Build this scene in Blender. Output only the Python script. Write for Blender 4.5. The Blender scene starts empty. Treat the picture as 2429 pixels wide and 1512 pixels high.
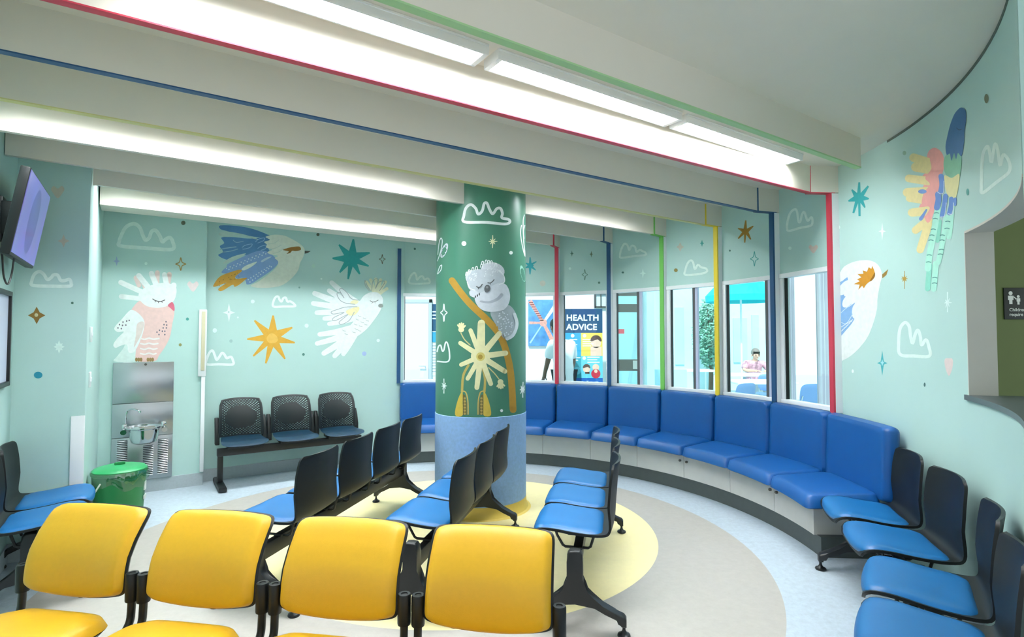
import bpy, bmesh, math, random
from mathutils import Vector, Matrix, geometry

random.seed(7)
SC = bpy.context.scene
COL = SC.collection
PI = math.pi

# ---------------------------------------------------------------- camera
FPX, HOR, CX, CY, EYE = 1300.0, 800.0, 1214.5, 756.0, 1.5     # focal length in pixels of the 2429 x 1512 frame
PITCH = math.atan((HOR - CY) / FPX)
cd = bpy.data.cameras.new('camera')
cam = bpy.data.objects.new('camera', cd)
COL.objects.link(cam)
cd.sensor_width = 36.0
cd.lens = FPX / 2429.0 * 36.0
cd.clip_start = 0.05
cd.clip_end = 200
cam.location = (0, 0, EYE)
cam.rotation_euler = (PI / 2 + PITCH, 0, 0)
SC.camera = cam

# ---------------------------------------------------------------- light and exposure
LAMP = 80.0            # emission of the fluorescent diffusers
WORLD_BG = 0.92
vs = SC.view_settings
vs.view_transform = 'Standard'
vs.look = 'None'
vs.gamma = 1.0
vs.exposure = 0.48
vs.use_curve_mapping = False
SC.cycles.use_denoising = True
SC.cycles.max_bounces = 10
SC.cycles.diffuse_bounces = 6
SC.cycles.sample_clamp_indirect = 6.0

w = bpy.data.worlds.new('world')
SC.world = w
w.use_nodes = True
nt = w.node_tree
bg = nt.nodes['Background']
bg.inputs[0].default_value = (0.86, 0.95, 1.0, 1)
bg.inputs[1].default_value = WORLD_BG
sd = bpy.data.lights.new('sun', 'SUN')
sd.energy = 3.6
sd.angle = math.radians(2)
sun = bpy.data.objects.new('sun', sd)
COL.objects.link(sun)
sun.rotation_euler = (math.radians(38), 0, math.radians(-20))

# ---------------------------------------------------------------- plan of the room (metres, camera above the origin)
AZ = math.radians(56.1)
U = Vector((math.sin(AZ), math.cos(AZ), 0))       # along the ceiling blades
V = Vector((-U.y, U.x, 0))                        # across them, away from the camera
CC = Vector((-0.606, 3.94, 0))                    # centre of the round room
RW = 3.14                                         # radius of its wall
CEIL = 2.82
COLC, COLR = Vector((-0.28, 4.94, 0)), 0.403      # the column
PA, PB, PC, SLEFT, SRET = 6.42, 6.55, 4.93, -0.73, -0.335
TH0, DTH = 5.2, 12.53                             # angles of the coloured posts


def W(s, p, z=0.0):
    q = U * s + V * p
    return Vector((q.x, q.y, z))


def pol(R, deg, z=0.0):
    a = math.radians(deg)
    return Vector((CC.x + R * math.cos(a), CC.y + R * math.sin(a), z))


# ---------------------------------------------------------------- reading a place on a surface
def ray(px, py):
    x = (px - CX) / FPX
    y = -(py - CY) / FPX
    return Vector((x, math.cos(PITCH) - y * math.sin(PITCH), math.sin(PITCH) + y * math.cos(PITCH)))


EYEP = Vector((0, 0, EYE))


def on_plane(p_):
    def f(px, py, off=0.0):
        r = ray(px, py)
        return EYEP + r * ((p_ - off) / r.dot(V))
    return f


def on_splane(s_):
    def f(px, py, off=0.0):
        r = ray(px, py)
        return EYEP + r * ((s_ + off) / r.dot(U))
    return f


def on_cyl(c, R, near):
    def f(px, py, off=0.0):
        r = ray(px, py)
        RR = R + off if near else R - off
        a = r.x * r.x + r.y * r.y
        b = -2 * (r.x * c.x + r.y * c.y)
        k = c.x * c.x + c.y * c.y - RR * RR
        D = max(b * b - 4 * a * k, 0.0)
        return EYEP + r * ((-b + (-1 if near else 1) * math.sqrt(D)) / 2 / a)
    return f


def on_depth(d):
    def f(px, py, off=0.0):
        r = ray(px, py)
        return EYEP + r * ((d - off) / r.y)
    return f


def at(px, py, d):
    return on_depth(d)(px, py)


# ---------------------------------------------------------------- materials
def lin(c):
    if isinstance(c, str):
        c = [int(c[i:i + 2], 16) / 255 for i in (0, 2, 4)]
    return tuple((x / 12.92 if x <= 0.04045 else ((x + 0.055) / 1.055) ** 2.4) for x in c) + (1.0,)


MATS = {}


def mat(name, col, rough=0.5, metal=0.0, spec=0.5, noise=0.0, nscale=40.0, bump=0.0, bscale=200.0, coat=0.0):
    if name in MATS:
        return MATS[name]
    m = bpy.data.materials.new(name)
    m.use_nodes = True
    t = m.node_tree
    b = t.nodes['Principled BSDF']
    c = lin(col)
    b.inputs['Base Color'].default_value = c
    b.inputs['Roughness'].default_value = rough
    b.inputs['Metallic'].default_value = metal
    b.inputs['Specular IOR Level'].default_value = spec
    b.inputs['Coat Weight'].default_value = coat
    tc = t.nodes.new('ShaderNodeTexCoord')
    if noise > 0:
        n = t.nodes.new('ShaderNodeTexNoise')
        n.inputs['Scale'].default_value = nscale
        n.inputs['Detail'].default_value = 4
        r = t.nodes.new('ShaderNodeValToRGB')
        r.color_ramp.elements[0].position = 0.3
        r.color_ramp.elements[1].position = 0.7
        r.color_ramp.elements[0].color = tuple(max(0, x * (1 - noise)) for x in c[:3]) + (1,)
        r.color_ramp.elements[1].color = tuple(min(1, x * (1 + noise)) for x in c[:3]) + (1,)
        t.links.new(tc.outputs['Object'], n.inputs['Vector'])
        t.links.new(n.outputs['Fac'], r.inputs[0])
        t.links.new(r.outputs[0], b.inputs['Base Color'])
    if bump > 0:
        n2 = t.nodes.new('ShaderNodeTexNoise')
        n2.inputs['Scale'].default_value = bscale
        n2.inputs['Detail'].default_value = 2
        bp = t.nodes.new('ShaderNodeBump')
        bp.inputs['Strength'].default_value = bump
        bp.inputs['Distance'].default_value = 0.002
        t.links.new(tc.outputs['Object'], n2.inputs['Vector'])
        t.links.new(n2.outputs['Fac'], bp.inputs['Height'])
        t.links.new(bp.outputs[0], b.inputs['Normal'])
    MATS[name] = m
    return m


def emat(name, col, strength):
    if name in MATS:
        return MATS[name]
    m = bpy.data.materials.new(name)
    m.use_nodes = True
    t = m.node_tree
    b = t.nodes['Principled BSDF']
    b.inputs['Base Color'].default_value = lin('ffffff')
    b.inputs['Emission Color'].default_value = lin(col)
    b.inputs['Emission Strength'].default_value = strength
    MATS[name] = m
    return m


def gmat(name, col, see=0.9):
    """thin clear sheet: mostly see-through, a little mirror"""
    if name in MATS:
        return MATS[name]
    m = bpy.data.materials.new(name)
    m.use_nodes = True
    t = m.node_tree
    out = t.nodes['Material Output']
    t.nodes.remove(t.nodes['Principled BSDF'])
    a = t.nodes.new('ShaderNodeBsdfTransparent')
    a.inputs[0].default_value = lin(col)
    g = t.nodes.new('ShaderNodeBsdfGlossy')
    g.inputs['Roughness'].default_value = 0.03
    x = t.nodes.new('ShaderNodeMixShader')
    x.inputs[0].default_value = 1 - see
    t.links.new(a.outputs[0], x.inputs[1])
    t.links.new(g.outputs[0], x.inputs[2])
    t.links.new(x.outputs[0], out.inputs[0])
    MATS[name] = m
    return m


MINT = mat('mint wall paint', 'bbdad4', 0.55, noise=0.015, nscale=3, bump=0.05)
CEILM = mat('off white ceiling paint', 'f0e8da', 0.75, noise=0.01, nscale=5, bump=0.04)
BLADE = mat('white blade paint', 'e6ddcf', 0.6, noise=0.01, nscale=5)
WHITE = mat('white gloss frame', 'f4f6f7', 0.35)
BLACKP = mat('black moulded plastic', '0e1213', 0.42, 0, 0.35, bump=0.15, bscale=600)
BLACKM = mat('black coated metal', '131517', 0.38)
BLUEV = mat('blue vinyl', '13639f', 0.36, bump=0.12, bscale=500)
BLUEB = mat('deep blue bench vinyl', '0d5094', 0.38, bump=0.1, bscale=350, noise=0.03, nscale=6)
YELV = mat('yellow vinyl', 'dca91c', 0.42, bump=0.2, bscale=500, noise=0.02, nscale=60)
REDP = mat('red paint', 'c0354a', 0.45)
NAVYP = mat('navy paint', '1b4a76', 0.45)
YELP = mat('yellow paint', 'f0d33f', 0.45)
GREENP = mat('green paint', '74c05a', 0.45)
STEEL = mat('brushed steel', 'c9ccd0', 0.28, metal=1.0, noise=0.05, nscale=2)
CHROME = mat('chrome', 'e8eaec', 0.08, metal=1.0)
LAMINATE = mat('cream laminate', 'efece6', 0.45, noise=0.02, nscale=12)
PLINTH = mat('dark grey vinyl plinth', '4d5452', 0.5, noise=0.04, nscale=20)
GREYV = mat('grey cove vinyl', 'b4bdc2', 0.5, noise=0.04, nscale=60)
PANE = gmat('window glass', 'f2ffff', 0.94)


# ---------------------------------------------------------------- object plumbing
def finish(bm, name, smooth, angle=35):
    bmesh.ops.recalc_face_normals(bm, faces=bm.faces[:])
    me = bpy.data.meshes.new(name)
    bm.to_mesh(me)
    bm.free()
    if smooth:
        for p in me.polygons:
            p.use_smooth = True
        try:
            me.set_sharp_from_angle(angle=math.radians(angle))
        except Exception:
            pass
    return me


def obj(name, bm, mats, parent=None, smooth=True, loc=None, rotz=None, angle=35):
    me = finish(bm, name, smooth, angle) if isinstance(bm, bmesh.types.BMesh) else bm
    if mats is not None:
        if len(me.materials):
            me.materials.clear()
        for m in (mats if isinstance(mats, (list, tuple)) else [mats]):
            me.materials.append(m)
    o = bpy.data.objects.new(name, me)
    COL.objects.link(o)
    if parent is not None:
        o.parent = parent
    if loc is not None:
        o.location = loc
    if rotz is not None:
        o.rotation_euler = (0, 0, rotz)
    return o


def tag(o, label, cat, group=None):
    o['label'] = label
    o['category'] = cat
    if group:
        o['group'] = group
    return o


def thing(name, label, cat, loc=(0, 0, 0), rotz=0.0, group=None):
    o = bpy.data.objects.new(name, None)
    o.empty_display_size = 0.1
    COL.objects.link(o)
    o.location = loc
    o.rotation_euler = (0, 0, rotz)
    return tag(o, label, cat, group)


def struct(name, bm, m, label=None, smooth=True):
    o = obj(name, bm, m, None, smooth)
    o['kind'] = 'structure'
    if label:
        o['label'] = label
    return o


# ---------------------------------------------------------------- mesh helpers
def B():
    return bmesh.new()


def box(bm, c, size, rotz=0.0, bevel=0.0, mi=0, rx=0.0, seg=2):
    r = bmesh.ops.create_cube(bm, size=1.0)
    vs_ = r['verts']
    M = Matrix.Translation(Vector(c)) @ Matrix.Rotation(rotz, 4, 'Z') @ Matrix.Rotation(rx, 4, 'X') @ Matrix.Diagonal((size[0], size[1], size[2], 1))
    bmesh.ops.transform(bm, matrix=M, verts=vs_)
    fs = list({f for v in vs_ for f in v.link_faces})
    if bevel > 0:
        es = list({e for v in vs_ for e in v.link_edges})
        g = bmesh.ops.bevel(bm, geom=es, offset=bevel, segments=seg, affect='EDGES', profile=0.5)
        fs = list(set(g['faces']) | {f for f in fs if f.is_valid})
    for f in fs:
        f.material_index = mi
    return vs_


def frame_box(bm, a, b, z0, z1, th, bevel=0.0, mi=0, side=0.0):
    """upright slab from plan point a to plan point b"""
    a, b = Vector((a[0], a[1], 0)), Vector((b[0], b[1], 0))
    d = b - a
    n = Vector((-d.y, d.x, 0)).normalized()
    c = (a + b) / 2 + n * (th / 2 * side)
    box(bm, (c.x, c.y, (z0 + z1) / 2), (d.length, th, z1 - z0), math.atan2(d.y, d.x), bevel, mi)


def arc_solid(bm, R0, R1, a0, a1, z0, z1, step=1.6, mi=0, c=None, bevel=0.0):
    cc = CC if c is None else c
    n = max(1, int(abs(a1 - a0) / step + 0.5))
    rings = []
    for i in range(n + 1):
        a = math.radians(a0 + (a1 - a0) * i / n)
        k, s = math.cos(a), math.sin(a)
        rings.append([bm.verts.new((cc.x + R * k, cc.y + R * s, z)) for R, z in ((R0, z0), (R1, z0), (R1, z1), (R0, z1))])
    fs = []
    for i in range(n):
        for j in range(4):
            fs.append(bm.faces.new((rings[i][j], rings[i][(j + 1) % 4], rings[i + 1][(j + 1) % 4], rings[i + 1][j])))
    fs.append(bm.faces.new(rings[0]))
    fs.append(bm.faces.new(rings[-1][::-1]))
    for f in fs:
        f.material_index = mi
    return fs


def tube(bm, pts, r, n=10, mi=0, cap=True, closed=False):
    pts = [Vector(p) for p in pts]
    rs = r if isinstance(r, (list, tuple)) else [r] * len(pts)
    rings = []
    up = Vector((0, 0, 1))
    last = None
    for i, p in enumerate(pts):
        d = (pts[min(i + 1, len(pts) - 1)] - pts[max(i - 1, 0)]).normalized()
        if last is None:
            x = d.cross(up)
            if x.length < 1e-3:
                x = d.cross(Vector((1, 0, 0)))
        else:
            x = last - d * last.dot(d)
        x.normalize()
        last = x
        y = d.cross(x)
        rings.append([bm.verts.new(p + (x * math.cos(2 * PI * k / n) + y * math.sin(2 * PI * k / n)) * rs[i]) for k in range(n)])
    for i in range(len(rings) - 1):
        for k in range(n):
            f = bm.faces.new((rings[i][k], rings[i][(k + 1) % n], rings[i + 1][(k + 1) % n], rings[i + 1][k]))
            f.material_index = mi
    if cap:
        for q in (rings[0][::-1], rings[-1]):
            f = bm.faces.new(q)
            f.material_index = mi


def lathe(bm, prof, c=(0, 0), n=28, mi=0, z0=0.0):
    rings = []
    for r, z in prof:
        if r < 1e-5:
            rings.append([bm.verts.new((c[0], c[1], z + z0))])
        else:
            rings.append([bm.verts.new((c[0] + r * math.cos(2 * PI * k / n), c[1] + r * math.sin(2 * PI * k / n), z + z0)) for k in range(n)])
    for a, b in zip(rings, rings[1:]):
        for k in range(n):
            if len(a) == 1 and len(b) == 1:
                continue
            if len(a) == 1:
                f = bm.faces.new((a[0], b[k], b[(k + 1) % n]))
            elif len(b) == 1:
                f = bm.faces.new((a[k], a[(k + 1) % n], b[0]))
            else:
                f = bm.faces.new((a[k], a[(k + 1) % n], b[(k + 1) % n], b[k]))
            f.material_index = mi


def catmull(pts, n=6, closed=False):
    P = [Vector(p) for p in pts]
    N = len(P)
    out = []
    for i in range(N if closed else N - 1):
        if closed:
            a, b, c, d = P[(i - 1) % N], P[i], P[(i + 1) % N], P[(i + 2) % N]
        else:
            a, b, c, d = P[max(i - 1, 0)], P[i], P[i + 1], P[min(i + 2, N - 1)]
        for k in range(n):
            t_ = k / n
            out.append(0.5 * (2 * b + (c - a) * t_ + (2 * a - 5 * b + 4 * c - d) * t_ ** 2 + (3 * b - a - 3 * c + d) * t_ ** 3))
    if not closed:
        out.append(P[-1])
    return out


def prism(bm, outline, h, axis='x', bevel=0.0, mi=0):
    """outline of (a,b) pairs extruded +-h/2 along an axis: x -> (y,z), y -> (x,z), z -> (x,y)"""
    def mk(a, b, t_):
        return {'x': (t_, a, b), 'y': (a, t_, b), 'z': (a, b, t_)}[axis]
    lo = [bm.verts.new(mk(a, b, -h / 2)) for a, b in outline]
    hi = [bm.verts.new(mk(a, b, h / 2)) for a, b in outline]
    n = len(outline)
    fs = [bm.faces.new(lo[::-1]), bm.faces.new(hi)]
    for i in range(n):
        fs.append(bm.faces.new((lo[i], lo[(i + 1) % n], hi[(i + 1) % n], hi[i])))
    for f in fs:
        f.material_index = mi
    if bevel > 0:
        es = [e for e in fs[0].edges] + [e for e in fs[1].edges]
        bmesh.ops.bevel(bm, geom=es, offset=bevel, segments=3, affect='EDGES', profile=0.5)


def sq(a, b, n=7.0):
    """square grid -> superellipse with rounded corners"""
    m = max(abs(a), abs(b))
    if m < 1e-6:
        return a, b
    d = (abs(a) ** n + abs(b) ** n) ** (1 / n)
    return a * m / d, b * m / d


def cushion(bm, fn, th, back=0.0, nu=16, nv=16, corner=7.0, soft=0.4, p=6.0, mi=0):
    """soft pad. fn(a,b) -> (point, normal) with a,b in -1..1; front bulges by th, rear lies back"""
    F, K = [], []
    for i in range(nu + 1):
        fr, kr = [], []
        for j in range(nv + 1):
            a0, b0 = -1 + 2 * i / nu, -1 + 2 * j / nv
            a0 = math.sin(a0 * PI / 2) * 0.55 + a0 * 0.45
            b0 = math.sin(b0 * PI / 2) * 0.55 + b0 * 0.45
            a, b = sq(a0, b0, corner)
            P, N = fn(a, b)
            e = max(0.0, (1 - abs(a0) ** p) * (1 - abs(b0) ** p)) ** soft
            f = bm.verts.new(P + N * (th * e))
            edge = i in (0, nu) or j in (0, nv)
            k = f if edge else bm.verts.new(P - N * (back * e))
            fr.append(f)
            kr.append(k)
        F.append(fr)
        K.append(kr)
    for i in range(nu):
        for j in range(nv):
            for G, rev in ((F, False), (K, True)):
                q = [G[i][j], G[i + 1][j], G[i + 1][j + 1], G[i][j + 1]]
                if len(set(q)) == 4:
                    try:
                        bm.faces.new(q[::-1] if rev else q).material_index = mi
                    except ValueError:
                        pass

# ================================================================ ROOM SHELL
def floor_material():
    m = bpy.data.materials.new('inlaid vinyl floor')
    m.use_nodes = True
    t = m.node_tree
    b = t.nodes['Principled BSDF']
    N = t.nodes.new
    geo = N('ShaderNodeNewGeometry')

    def ring(c, r):
        d = N('ShaderNodeVectorMath')
        d.operation = 'DISTANCE'
        t.links.new(geo.outputs['Position'], d.inputs[0])
        d.inputs[1].default_value = (c[0], c[1], 0)
        k = N('ShaderNodeMath')
        k.operation = 'LESS_THAN'
        t.links.new(d.outputs['Value'], k.inputs[0])
        k.inputs[1].default_value = r
        return k

    def mix(fac, a, b_):
        x = N('ShaderNodeMix')
        x.data_type = 'RGBA'
        t.links.new(fac, x.inputs[0])
        for s, v_ in ((6, a), (7, b_)):
            if hasattr(v_, 'links'):
                t.links.new(v_, x.inputs[s])
            else:
                x.inputs[s].default_value = v_
        return x.outputs[2]

    def speck(c, amt, sc):
        n = N('ShaderNodeTexNoise')
        n.inputs['Scale'].default_value = sc
        n.inputs['Detail'].default_value = 5
        n.inputs['Roughness'].default_value = 0.75
        t.links.new(geo.outputs['Position'], n.inputs['Vector'])
        r = N('ShaderNodeValToRGB')
        r.color_ramp.elements[0].position = 0.35
        r.color_ramp.elements[1].position = 0.65
        c = lin(c)
        r.color_ramp.elements[0].color = tuple(x * (1 - amt) for x in c[:3]) + (1,)
        r.color_ramp.elements[1].color = tuple(min(1, x * (1 + amt)) for x in c[:3]) + (1,)
        t.links.new(n.outputs['Fac'], r.inputs[0])
        return r.outputs[0]
    tan = ring((CC.x, CC.y), 2.283)
    yel = ring((-0.40, 4.35), 1.495)
    c = mix(tan.outputs[0], speck('bdc9d3', 0.10, 25), speck('b5afa7', 0.05, 18))
    c = mix(yel.outputs[0], c, speck('fcecb0', 0.03, 10))
    t.links.new(c, b.inputs['Base Color'])
    b.inputs['Roughness'].default_value = 0.33
    n = N('ShaderNodeTexNoise')
    n.inputs['Scale'].default_value = 60
    t.links.new(geo.outputs['Position'], n.inputs['Vector'])
    bp = N('ShaderNodeBump')
    bp.inputs['Strength'].default_value = 0.06
    bp.inputs['Distance'].default_value = 0.002
    t.links.new(n.outputs['Fac'], bp.inputs['Height'])
    t.links.new(bp.outputs[0], b.inputs['Normal'])
    return m


bm = B()
box(bm, (-1.2, 1.7, -0.05), (11.6, 11.4, 0.10))
struct('floor', bm, floor_material(), 'pale blue vinyl floor with a tan ring and a yellow disc around the column', False)
bm = B()
edge_ = [pol(RW + 0.2, -4 + i * 2.0) for i in range(55)]
outl = [(-7.0, -4.0), (5.3, -4.0), (5.3, 3.64), (edge_[0].x + 0.02, 3.64)] + [(q.x, q.y) for q in edge_] + [(W(-1.1, PB + 0.2).x, W(-1.1, PB + 0.2).y), (-7.0, 2.4)]
prism(bm, outl, 0.12, 'z')
o = struct('ceiling', bm, CEILM, 'off-white plaster ceiling', False)
o.location.z = CEIL + 0.06
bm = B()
arc_solid(bm, RW - 0.004, RW + 0.01, -5.6, -42.5, CEIL - 0.016, CEIL - 0.001)  # solid strip, dark colour stands in for the shade at the ceiling join
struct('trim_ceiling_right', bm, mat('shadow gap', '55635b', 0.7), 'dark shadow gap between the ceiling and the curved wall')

JUNC = pol(RW, TH0 + 8 * DTH)                     # where the flat mural wall meets the round wall
SJ = JUNC.dot(U)


def slab(name, a, b, z0, z1, th, side, m=MINT, label=None):
    bm = B()
    frame_box(bm, a, b, z0, z1, th, 0, 0, side)
    return struct(name, bm, m, label, False)


wall_left = slab('wall_left', W(SLEFT, 2.1), W(SLEFT, PC + 0.12), 0, CEIL, 0.12, 1, label='mint wall at the left edge behind the screen')
wall_c = slab('wall_left_pier', W(SLEFT, PC), W(SRET, PC), 0, CEIL, 0.12, 1, label='mint pier with a brown star and a teal dot beside the drinking fountain recess')
wall_ret = slab('wall_left_return', W(SRET, PC + 0.06), W(SRET, PA + 0.1), 0, CEIL, 0.12, 1, label='narrow mint side wall of the drinking fountain recess')
wall_a = slab('wall_back_recess', W(SRET - 0.05, PA), W(0.525, PA), 0, CEIL, 0.12, 1, label='mint wall behind the drinking fountain with a pink and white bird')
wall_b = slab('wall_back', W(0.40, PB), W(SJ + 0.06, PB), 0, CEIL, 0.12, 1, label='mint mural wall with flying birds and a gold star')
bm = B()
arc_solid(bm, RW, RW + 0.12, TH0 + 8 * DTH, TH0, 0, 0.92)
wall_low = struct('wall_round_lower', bm, MINT, 'curved mint wall below the windows')
bm = B()
arc_solid(bm, RW, RW + 0.12, TH0 + 8 * DTH, TH0, 2.055, CEIL)
wall_up = struct('wall_round_upper', bm, MINT, 'curved mint wall band above the windows with clouds and stars')
OA, OB = -21.5, -43.0
bm = B()
arc_solid(bm, RW, RW + 0.115, TH0, OA, 0, CEIL)
arc_solid(bm, RW, RW + 0.115, OA, OB, 0, 1.18)
arc_solid(bm, RW, RW + 0.115, OA, OB, 2.04, CEIL)
wall_r = struct('wall_right', bm, MINT, 'curved mint mural wall on the right with two birds and a serving hatch')
REVEAL = mat('greige reveal paint', 'cfc9c0', 0.6, noise=0.02, nscale=6)
bm = B()
arc_solid(bm, RW - 0.001, RW + 0.118, OA - 0.12, OA + 0.0, 1.206, 2.04)
arc_solid(bm, RW - 0.001, RW + 0.118, OA - 0.12, OB, 2.03, 2.041)
o = struct('trim_hatch', bm, REVEAL, 'greige reveal of the serving hatch')
bm = B()
arc_solid(bm, RW - 0.012, RW + 0.40, OA + 0.45, OB, 1.18, 1.206)
struct('trim_hatch_sill', bm, mat('dark slate ledge', '4b5557', 0.35, noise=0.06, nscale=20), 'dark slate ledge of the serving hatch')
slab('wall_right_end', pol(RW + 0.002, OB - 0.05), pol(RW + 1.6, OB - 0.05), 0, CEIL, 0.1, -1, label='end of the curved right wall')
OLIVE = mat('olive green paint', '636e35', 0.6, noise=0.03, nscale=8)
bm = B()
box(bm, (3.9, 3.56, 1.41), (2.6, 0.1, 2.82))
wall_olive = struct('wall_office', bm, OLIVE, 'olive green wall seen through the serving hatch', False)

# cove skirting of the flat walls
for nm, a, b in (('baseboard_back_recess', W(SRET, PA - 0.004), W(0.525, PA - 0.004)), ('baseboard_back', W(0.53, PB - 0.004), W(SJ, PB - 0.004)),
                 ('baseboard_left_return', W(SRET + 0.004, PC), W(SRET + 0.004, PA)), ('baseboard_left_pier', W(SLEFT, PC - 0.004), W(SRET, PC - 0.004)),
                 ('baseboard_left', W(SLEFT + 0.004, 2.1), W(SLEFT + 0.004, PC))):
    bm = B()
    frame_box(bm, a, b, 0.0, 0.125, 0.012)
    n_ = Vector((0, 0, 0))
    struct(nm, bm, GREYV, 'grey vinyl cove skirting', False)
bm = B()
arc_solid(bm, RW - 0.006, RW + 0.01, -10.5, OB, 0, 0.125)
struct('baseboard_right', bm, GREYV, 'grey vinyl cove skirting along the curved right wall')

# ---------------------------------------------------------------- ceiling blades, fins and posts
PM = [2.285, 2.833, 3.428, 4.017, 4.593, 5.151, 5.734]          # distance of each blade across the room
SM = [1.03, 1.27, 1.55, 1.81, 2.07, 2.32, 2.58]
BCOL = [REDP, NAVYP, YELP, GREENP, NAVYP, REDP, None]
BNAME = ['red', 'navy', 'yellow', 'green', 'navy', 'red', 'white']
BZ = 2.61
LEFT_END = [SLEFT, SLEFT, SLEFT, SLEFT, SLEFT + 0.005, SRET + 0.005, SRET + 0.005]
BLAB = ['white ceiling blade with a red lower edge, second from the lit tubes side', 'white ceiling blade with a navy lower edge crossing in front of the column',
        'white ceiling blade with a yellow lower edge touching the column top', 'brightly lit white ceiling blade meeting the column with a green end',
        'grey-white ceiling blade with a navy end, behind the column', 'white ceiling blade starting at the drinking fountain recess with a red end']
for k in range(6):
    R_ = pol(2.92, TH0 + k * DTH)
    pr, sr = R_.dot(V), R_.dot(U)
    pl = PM[k] + (PM[k] - pr) * (SM[k] - LEFT_END[k]) / (sr - SM[k])
    a, b = W(LEFT_END[k], pl), R_
    bm = B()
    frame_box(bm, a, b, BZ + 0.006, CEIL, 0.036)
    frame_box(bm, pol(2.915, TH0 + k * DTH), pol(RW, TH0 + k * DTH), BZ + 0.006, CEIL, 0.05)
    bl = struct('ceiling_beam', bm, BLADE, BLAB[k], False)
    if k < 3:
        bm = B()
        frame_box(bm, a, b, BZ, BZ + 0.006, 0.038)
        e_ = obj('painted_edge', bm, BCOL[k] if k < 2 else mat('faded yellow paint', 'd8cf8e', 0.5), bl, False)
        e_['label'] = BNAME[k] + ' painted lower edge of the blade'
    bm = B()
    d_ = pol(2.908, TH0 + k * DTH)
    box(bm, (d_.x, d_.y, (BZ + CEIL) / 2), (0.014, 0.052, CEIL - BZ), math.radians(TH0 + k * DTH))
    e_ = obj('painted_end', bm, BCOL[k], bl, False)
    e_['label'] = BNAME[k] + ' painted end of the fin'
    bm = B()
    frame_box(bm, pol(2.915, TH0 + k * DTH), pol(RW - 0.03, TH0 + k * DTH), BZ, BZ + 0.006, 0.052)
    e_ = obj('painted_base', bm, BCOL[k], bl, False)
# the blade nearest the camera
bm = B()
E0 = pol(2.925, TH0 - 0.94 * DTH)
frame_box(bm, W(-0.73, 1.72), E0, 2.626, CEIL, 0.036)
g0 = struct('ceiling_beam', bm, BLADE, 'white ceiling blade nearest the viewer with a pale green lower edge', False)
bm = B()
frame_box(bm, W(-0.73, 1.72), E0, 2.618, 2.626, 0.038)
e_ = obj('painted_edge', bm, mat('pale green paint', 'a9cf97', 0.5), g0, False)
e_['label'] = 'pale green painted lower edge of the blade'
# bulkhead along the back wall
bm = B()
frame_box(bm, W(SRET + 0.01, 5.70), W(3.62, 5.70), BZ, CEIL, 0.27, 0, 0, 1)
struct('ceiling_beam', bm, BLADE, 'white bulkhead above the bird mural, its face lit by a hidden tube', False)

PCOL = [REDP, NAVYP, YELP, GREENP, NAVYP, REDP, GREENP, YELP, NAVYP]
PLAB = ['red faced window post beside the mural of the gold-faced bird', 'navy faced window post next to the brown star', 'yellow faced window post in front of the courtyard tree',
        'bright green faced window post left of the pale green wall clouds', 'navy faced window post right of the HEALTH ADVICE stand', 'red faced window post in front of the standing person',
        'green faced window post hidden behind the column', 'yellow faced window post hidden behind the column', 'navy faced post where the bird mural meets the windows']
WLAB = ['window between the red and navy posts with grey curtains outside', 'window between the navy and yellow posts showing the parasol and seated person', 'window between the yellow and green posts showing the courtyard tree',
        'window between the green and navy posts showing the dark framed door', 'window between the navy and red posts showing the HEALTH ADVICE stand', 'window right of the column showing the blue canvas',
        'window hidden behind the column', 'window left of the column showing the pale corridor door']
for k in range(9):
    th = TH0 + k * DTH
    bm = B()
    z1 = BZ if k < 6 else 2.62
    frame_box(bm, pol(3.085, th), pol(RW + 0.10, th), 0.92, z1, 0.05)
    tr = struct('trim_%d' % (k + 1), bm, WHITE, PLAB[k], False)
    bm = B()
    d_ = pol(3.078, th)
    box(bm, (d_.x, d_.y, (0.92 + z1) / 2), (0.018, 0.046, z1 - 0.92), math.radians(th))
    e_ = obj('painted_face', bm, PCOL[k], tr, False)

# ---------------------------------------------------------------- windows between the posts
DARKST = mat('dark bronze stile', '56585c', 0.4)
LAVST = mat('pale lavender stile', 'c9cfe6', 0.4)
STILE = {0: None, 1: 0.13, 2: 0.40, 3: 0.42, 4: None, 5: None, 6: None, 7: None}
for k in range(8):
    a, b = pol(RW + 0.02, TH0 + k * DTH), pol(RW + 0.02, TH0 + (k + 1) * DTH)
    d = (b - a).normalized()
    L = (b - a).length
    a2, b2 = a + d * 0.03, b - d * 0.03
    bm = B()
    for z0, z1 in ((0.92, 0.955), (2.02, 2.06)):
        frame_box(bm, a2, b2, z0, z1, 0.07, 0.004)
    for q0, q1 in ((a2, a2 + d * 0.035), (b2 - d * 0.045, b2)):
        frame_box(bm, q0, q1, 0.955, 2.02, 0.06, 0.004)
    wf = struct('window_%d' % (k + 1), bm, WHITE, WLAB[k], False)
    bm = B()
    n_ = Vector((math.cos(math.radians(TH0 + (k + 0.5) * DTH)), math.sin(math.radians(TH0 + (k + 0.5) * DTH)), 0))
    frame_box(bm, a2 + d * 0.035 + n_ * 0.01, b2 - d * 0.045 + n_ * 0.01, 0.955, 2.02, 0.005)
    obj('pane', bm, PANE, wf, False)
    bm = B()
    frame_box(bm, b2 - d * 0.052, b2 - d * 0.045, 0.955, 2.02, 0.03)
    obj('gasket', bm, BLACKM, wf, False)
    if STILE[k] is not None:
        q = a2 + d * (L * STILE[k])
        bm = B()
        frame_box(bm, q, q + d * 0.030, 0.955, 2.02, 0.035)
        e_ = obj('dark_stile', bm, DARKST, wf, False)
        e_['label'] = 'dark vertical stile of the sliding sash'
        bm = B()
        frame_box(bm, q - d * 0.028, q, 0.955, 2.02, 0.03)
        e_ = obj('pale_stile', bm, LAVST, wf, False)
        e_['label'] = 'pale vertical stile of the sliding sash'

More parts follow.
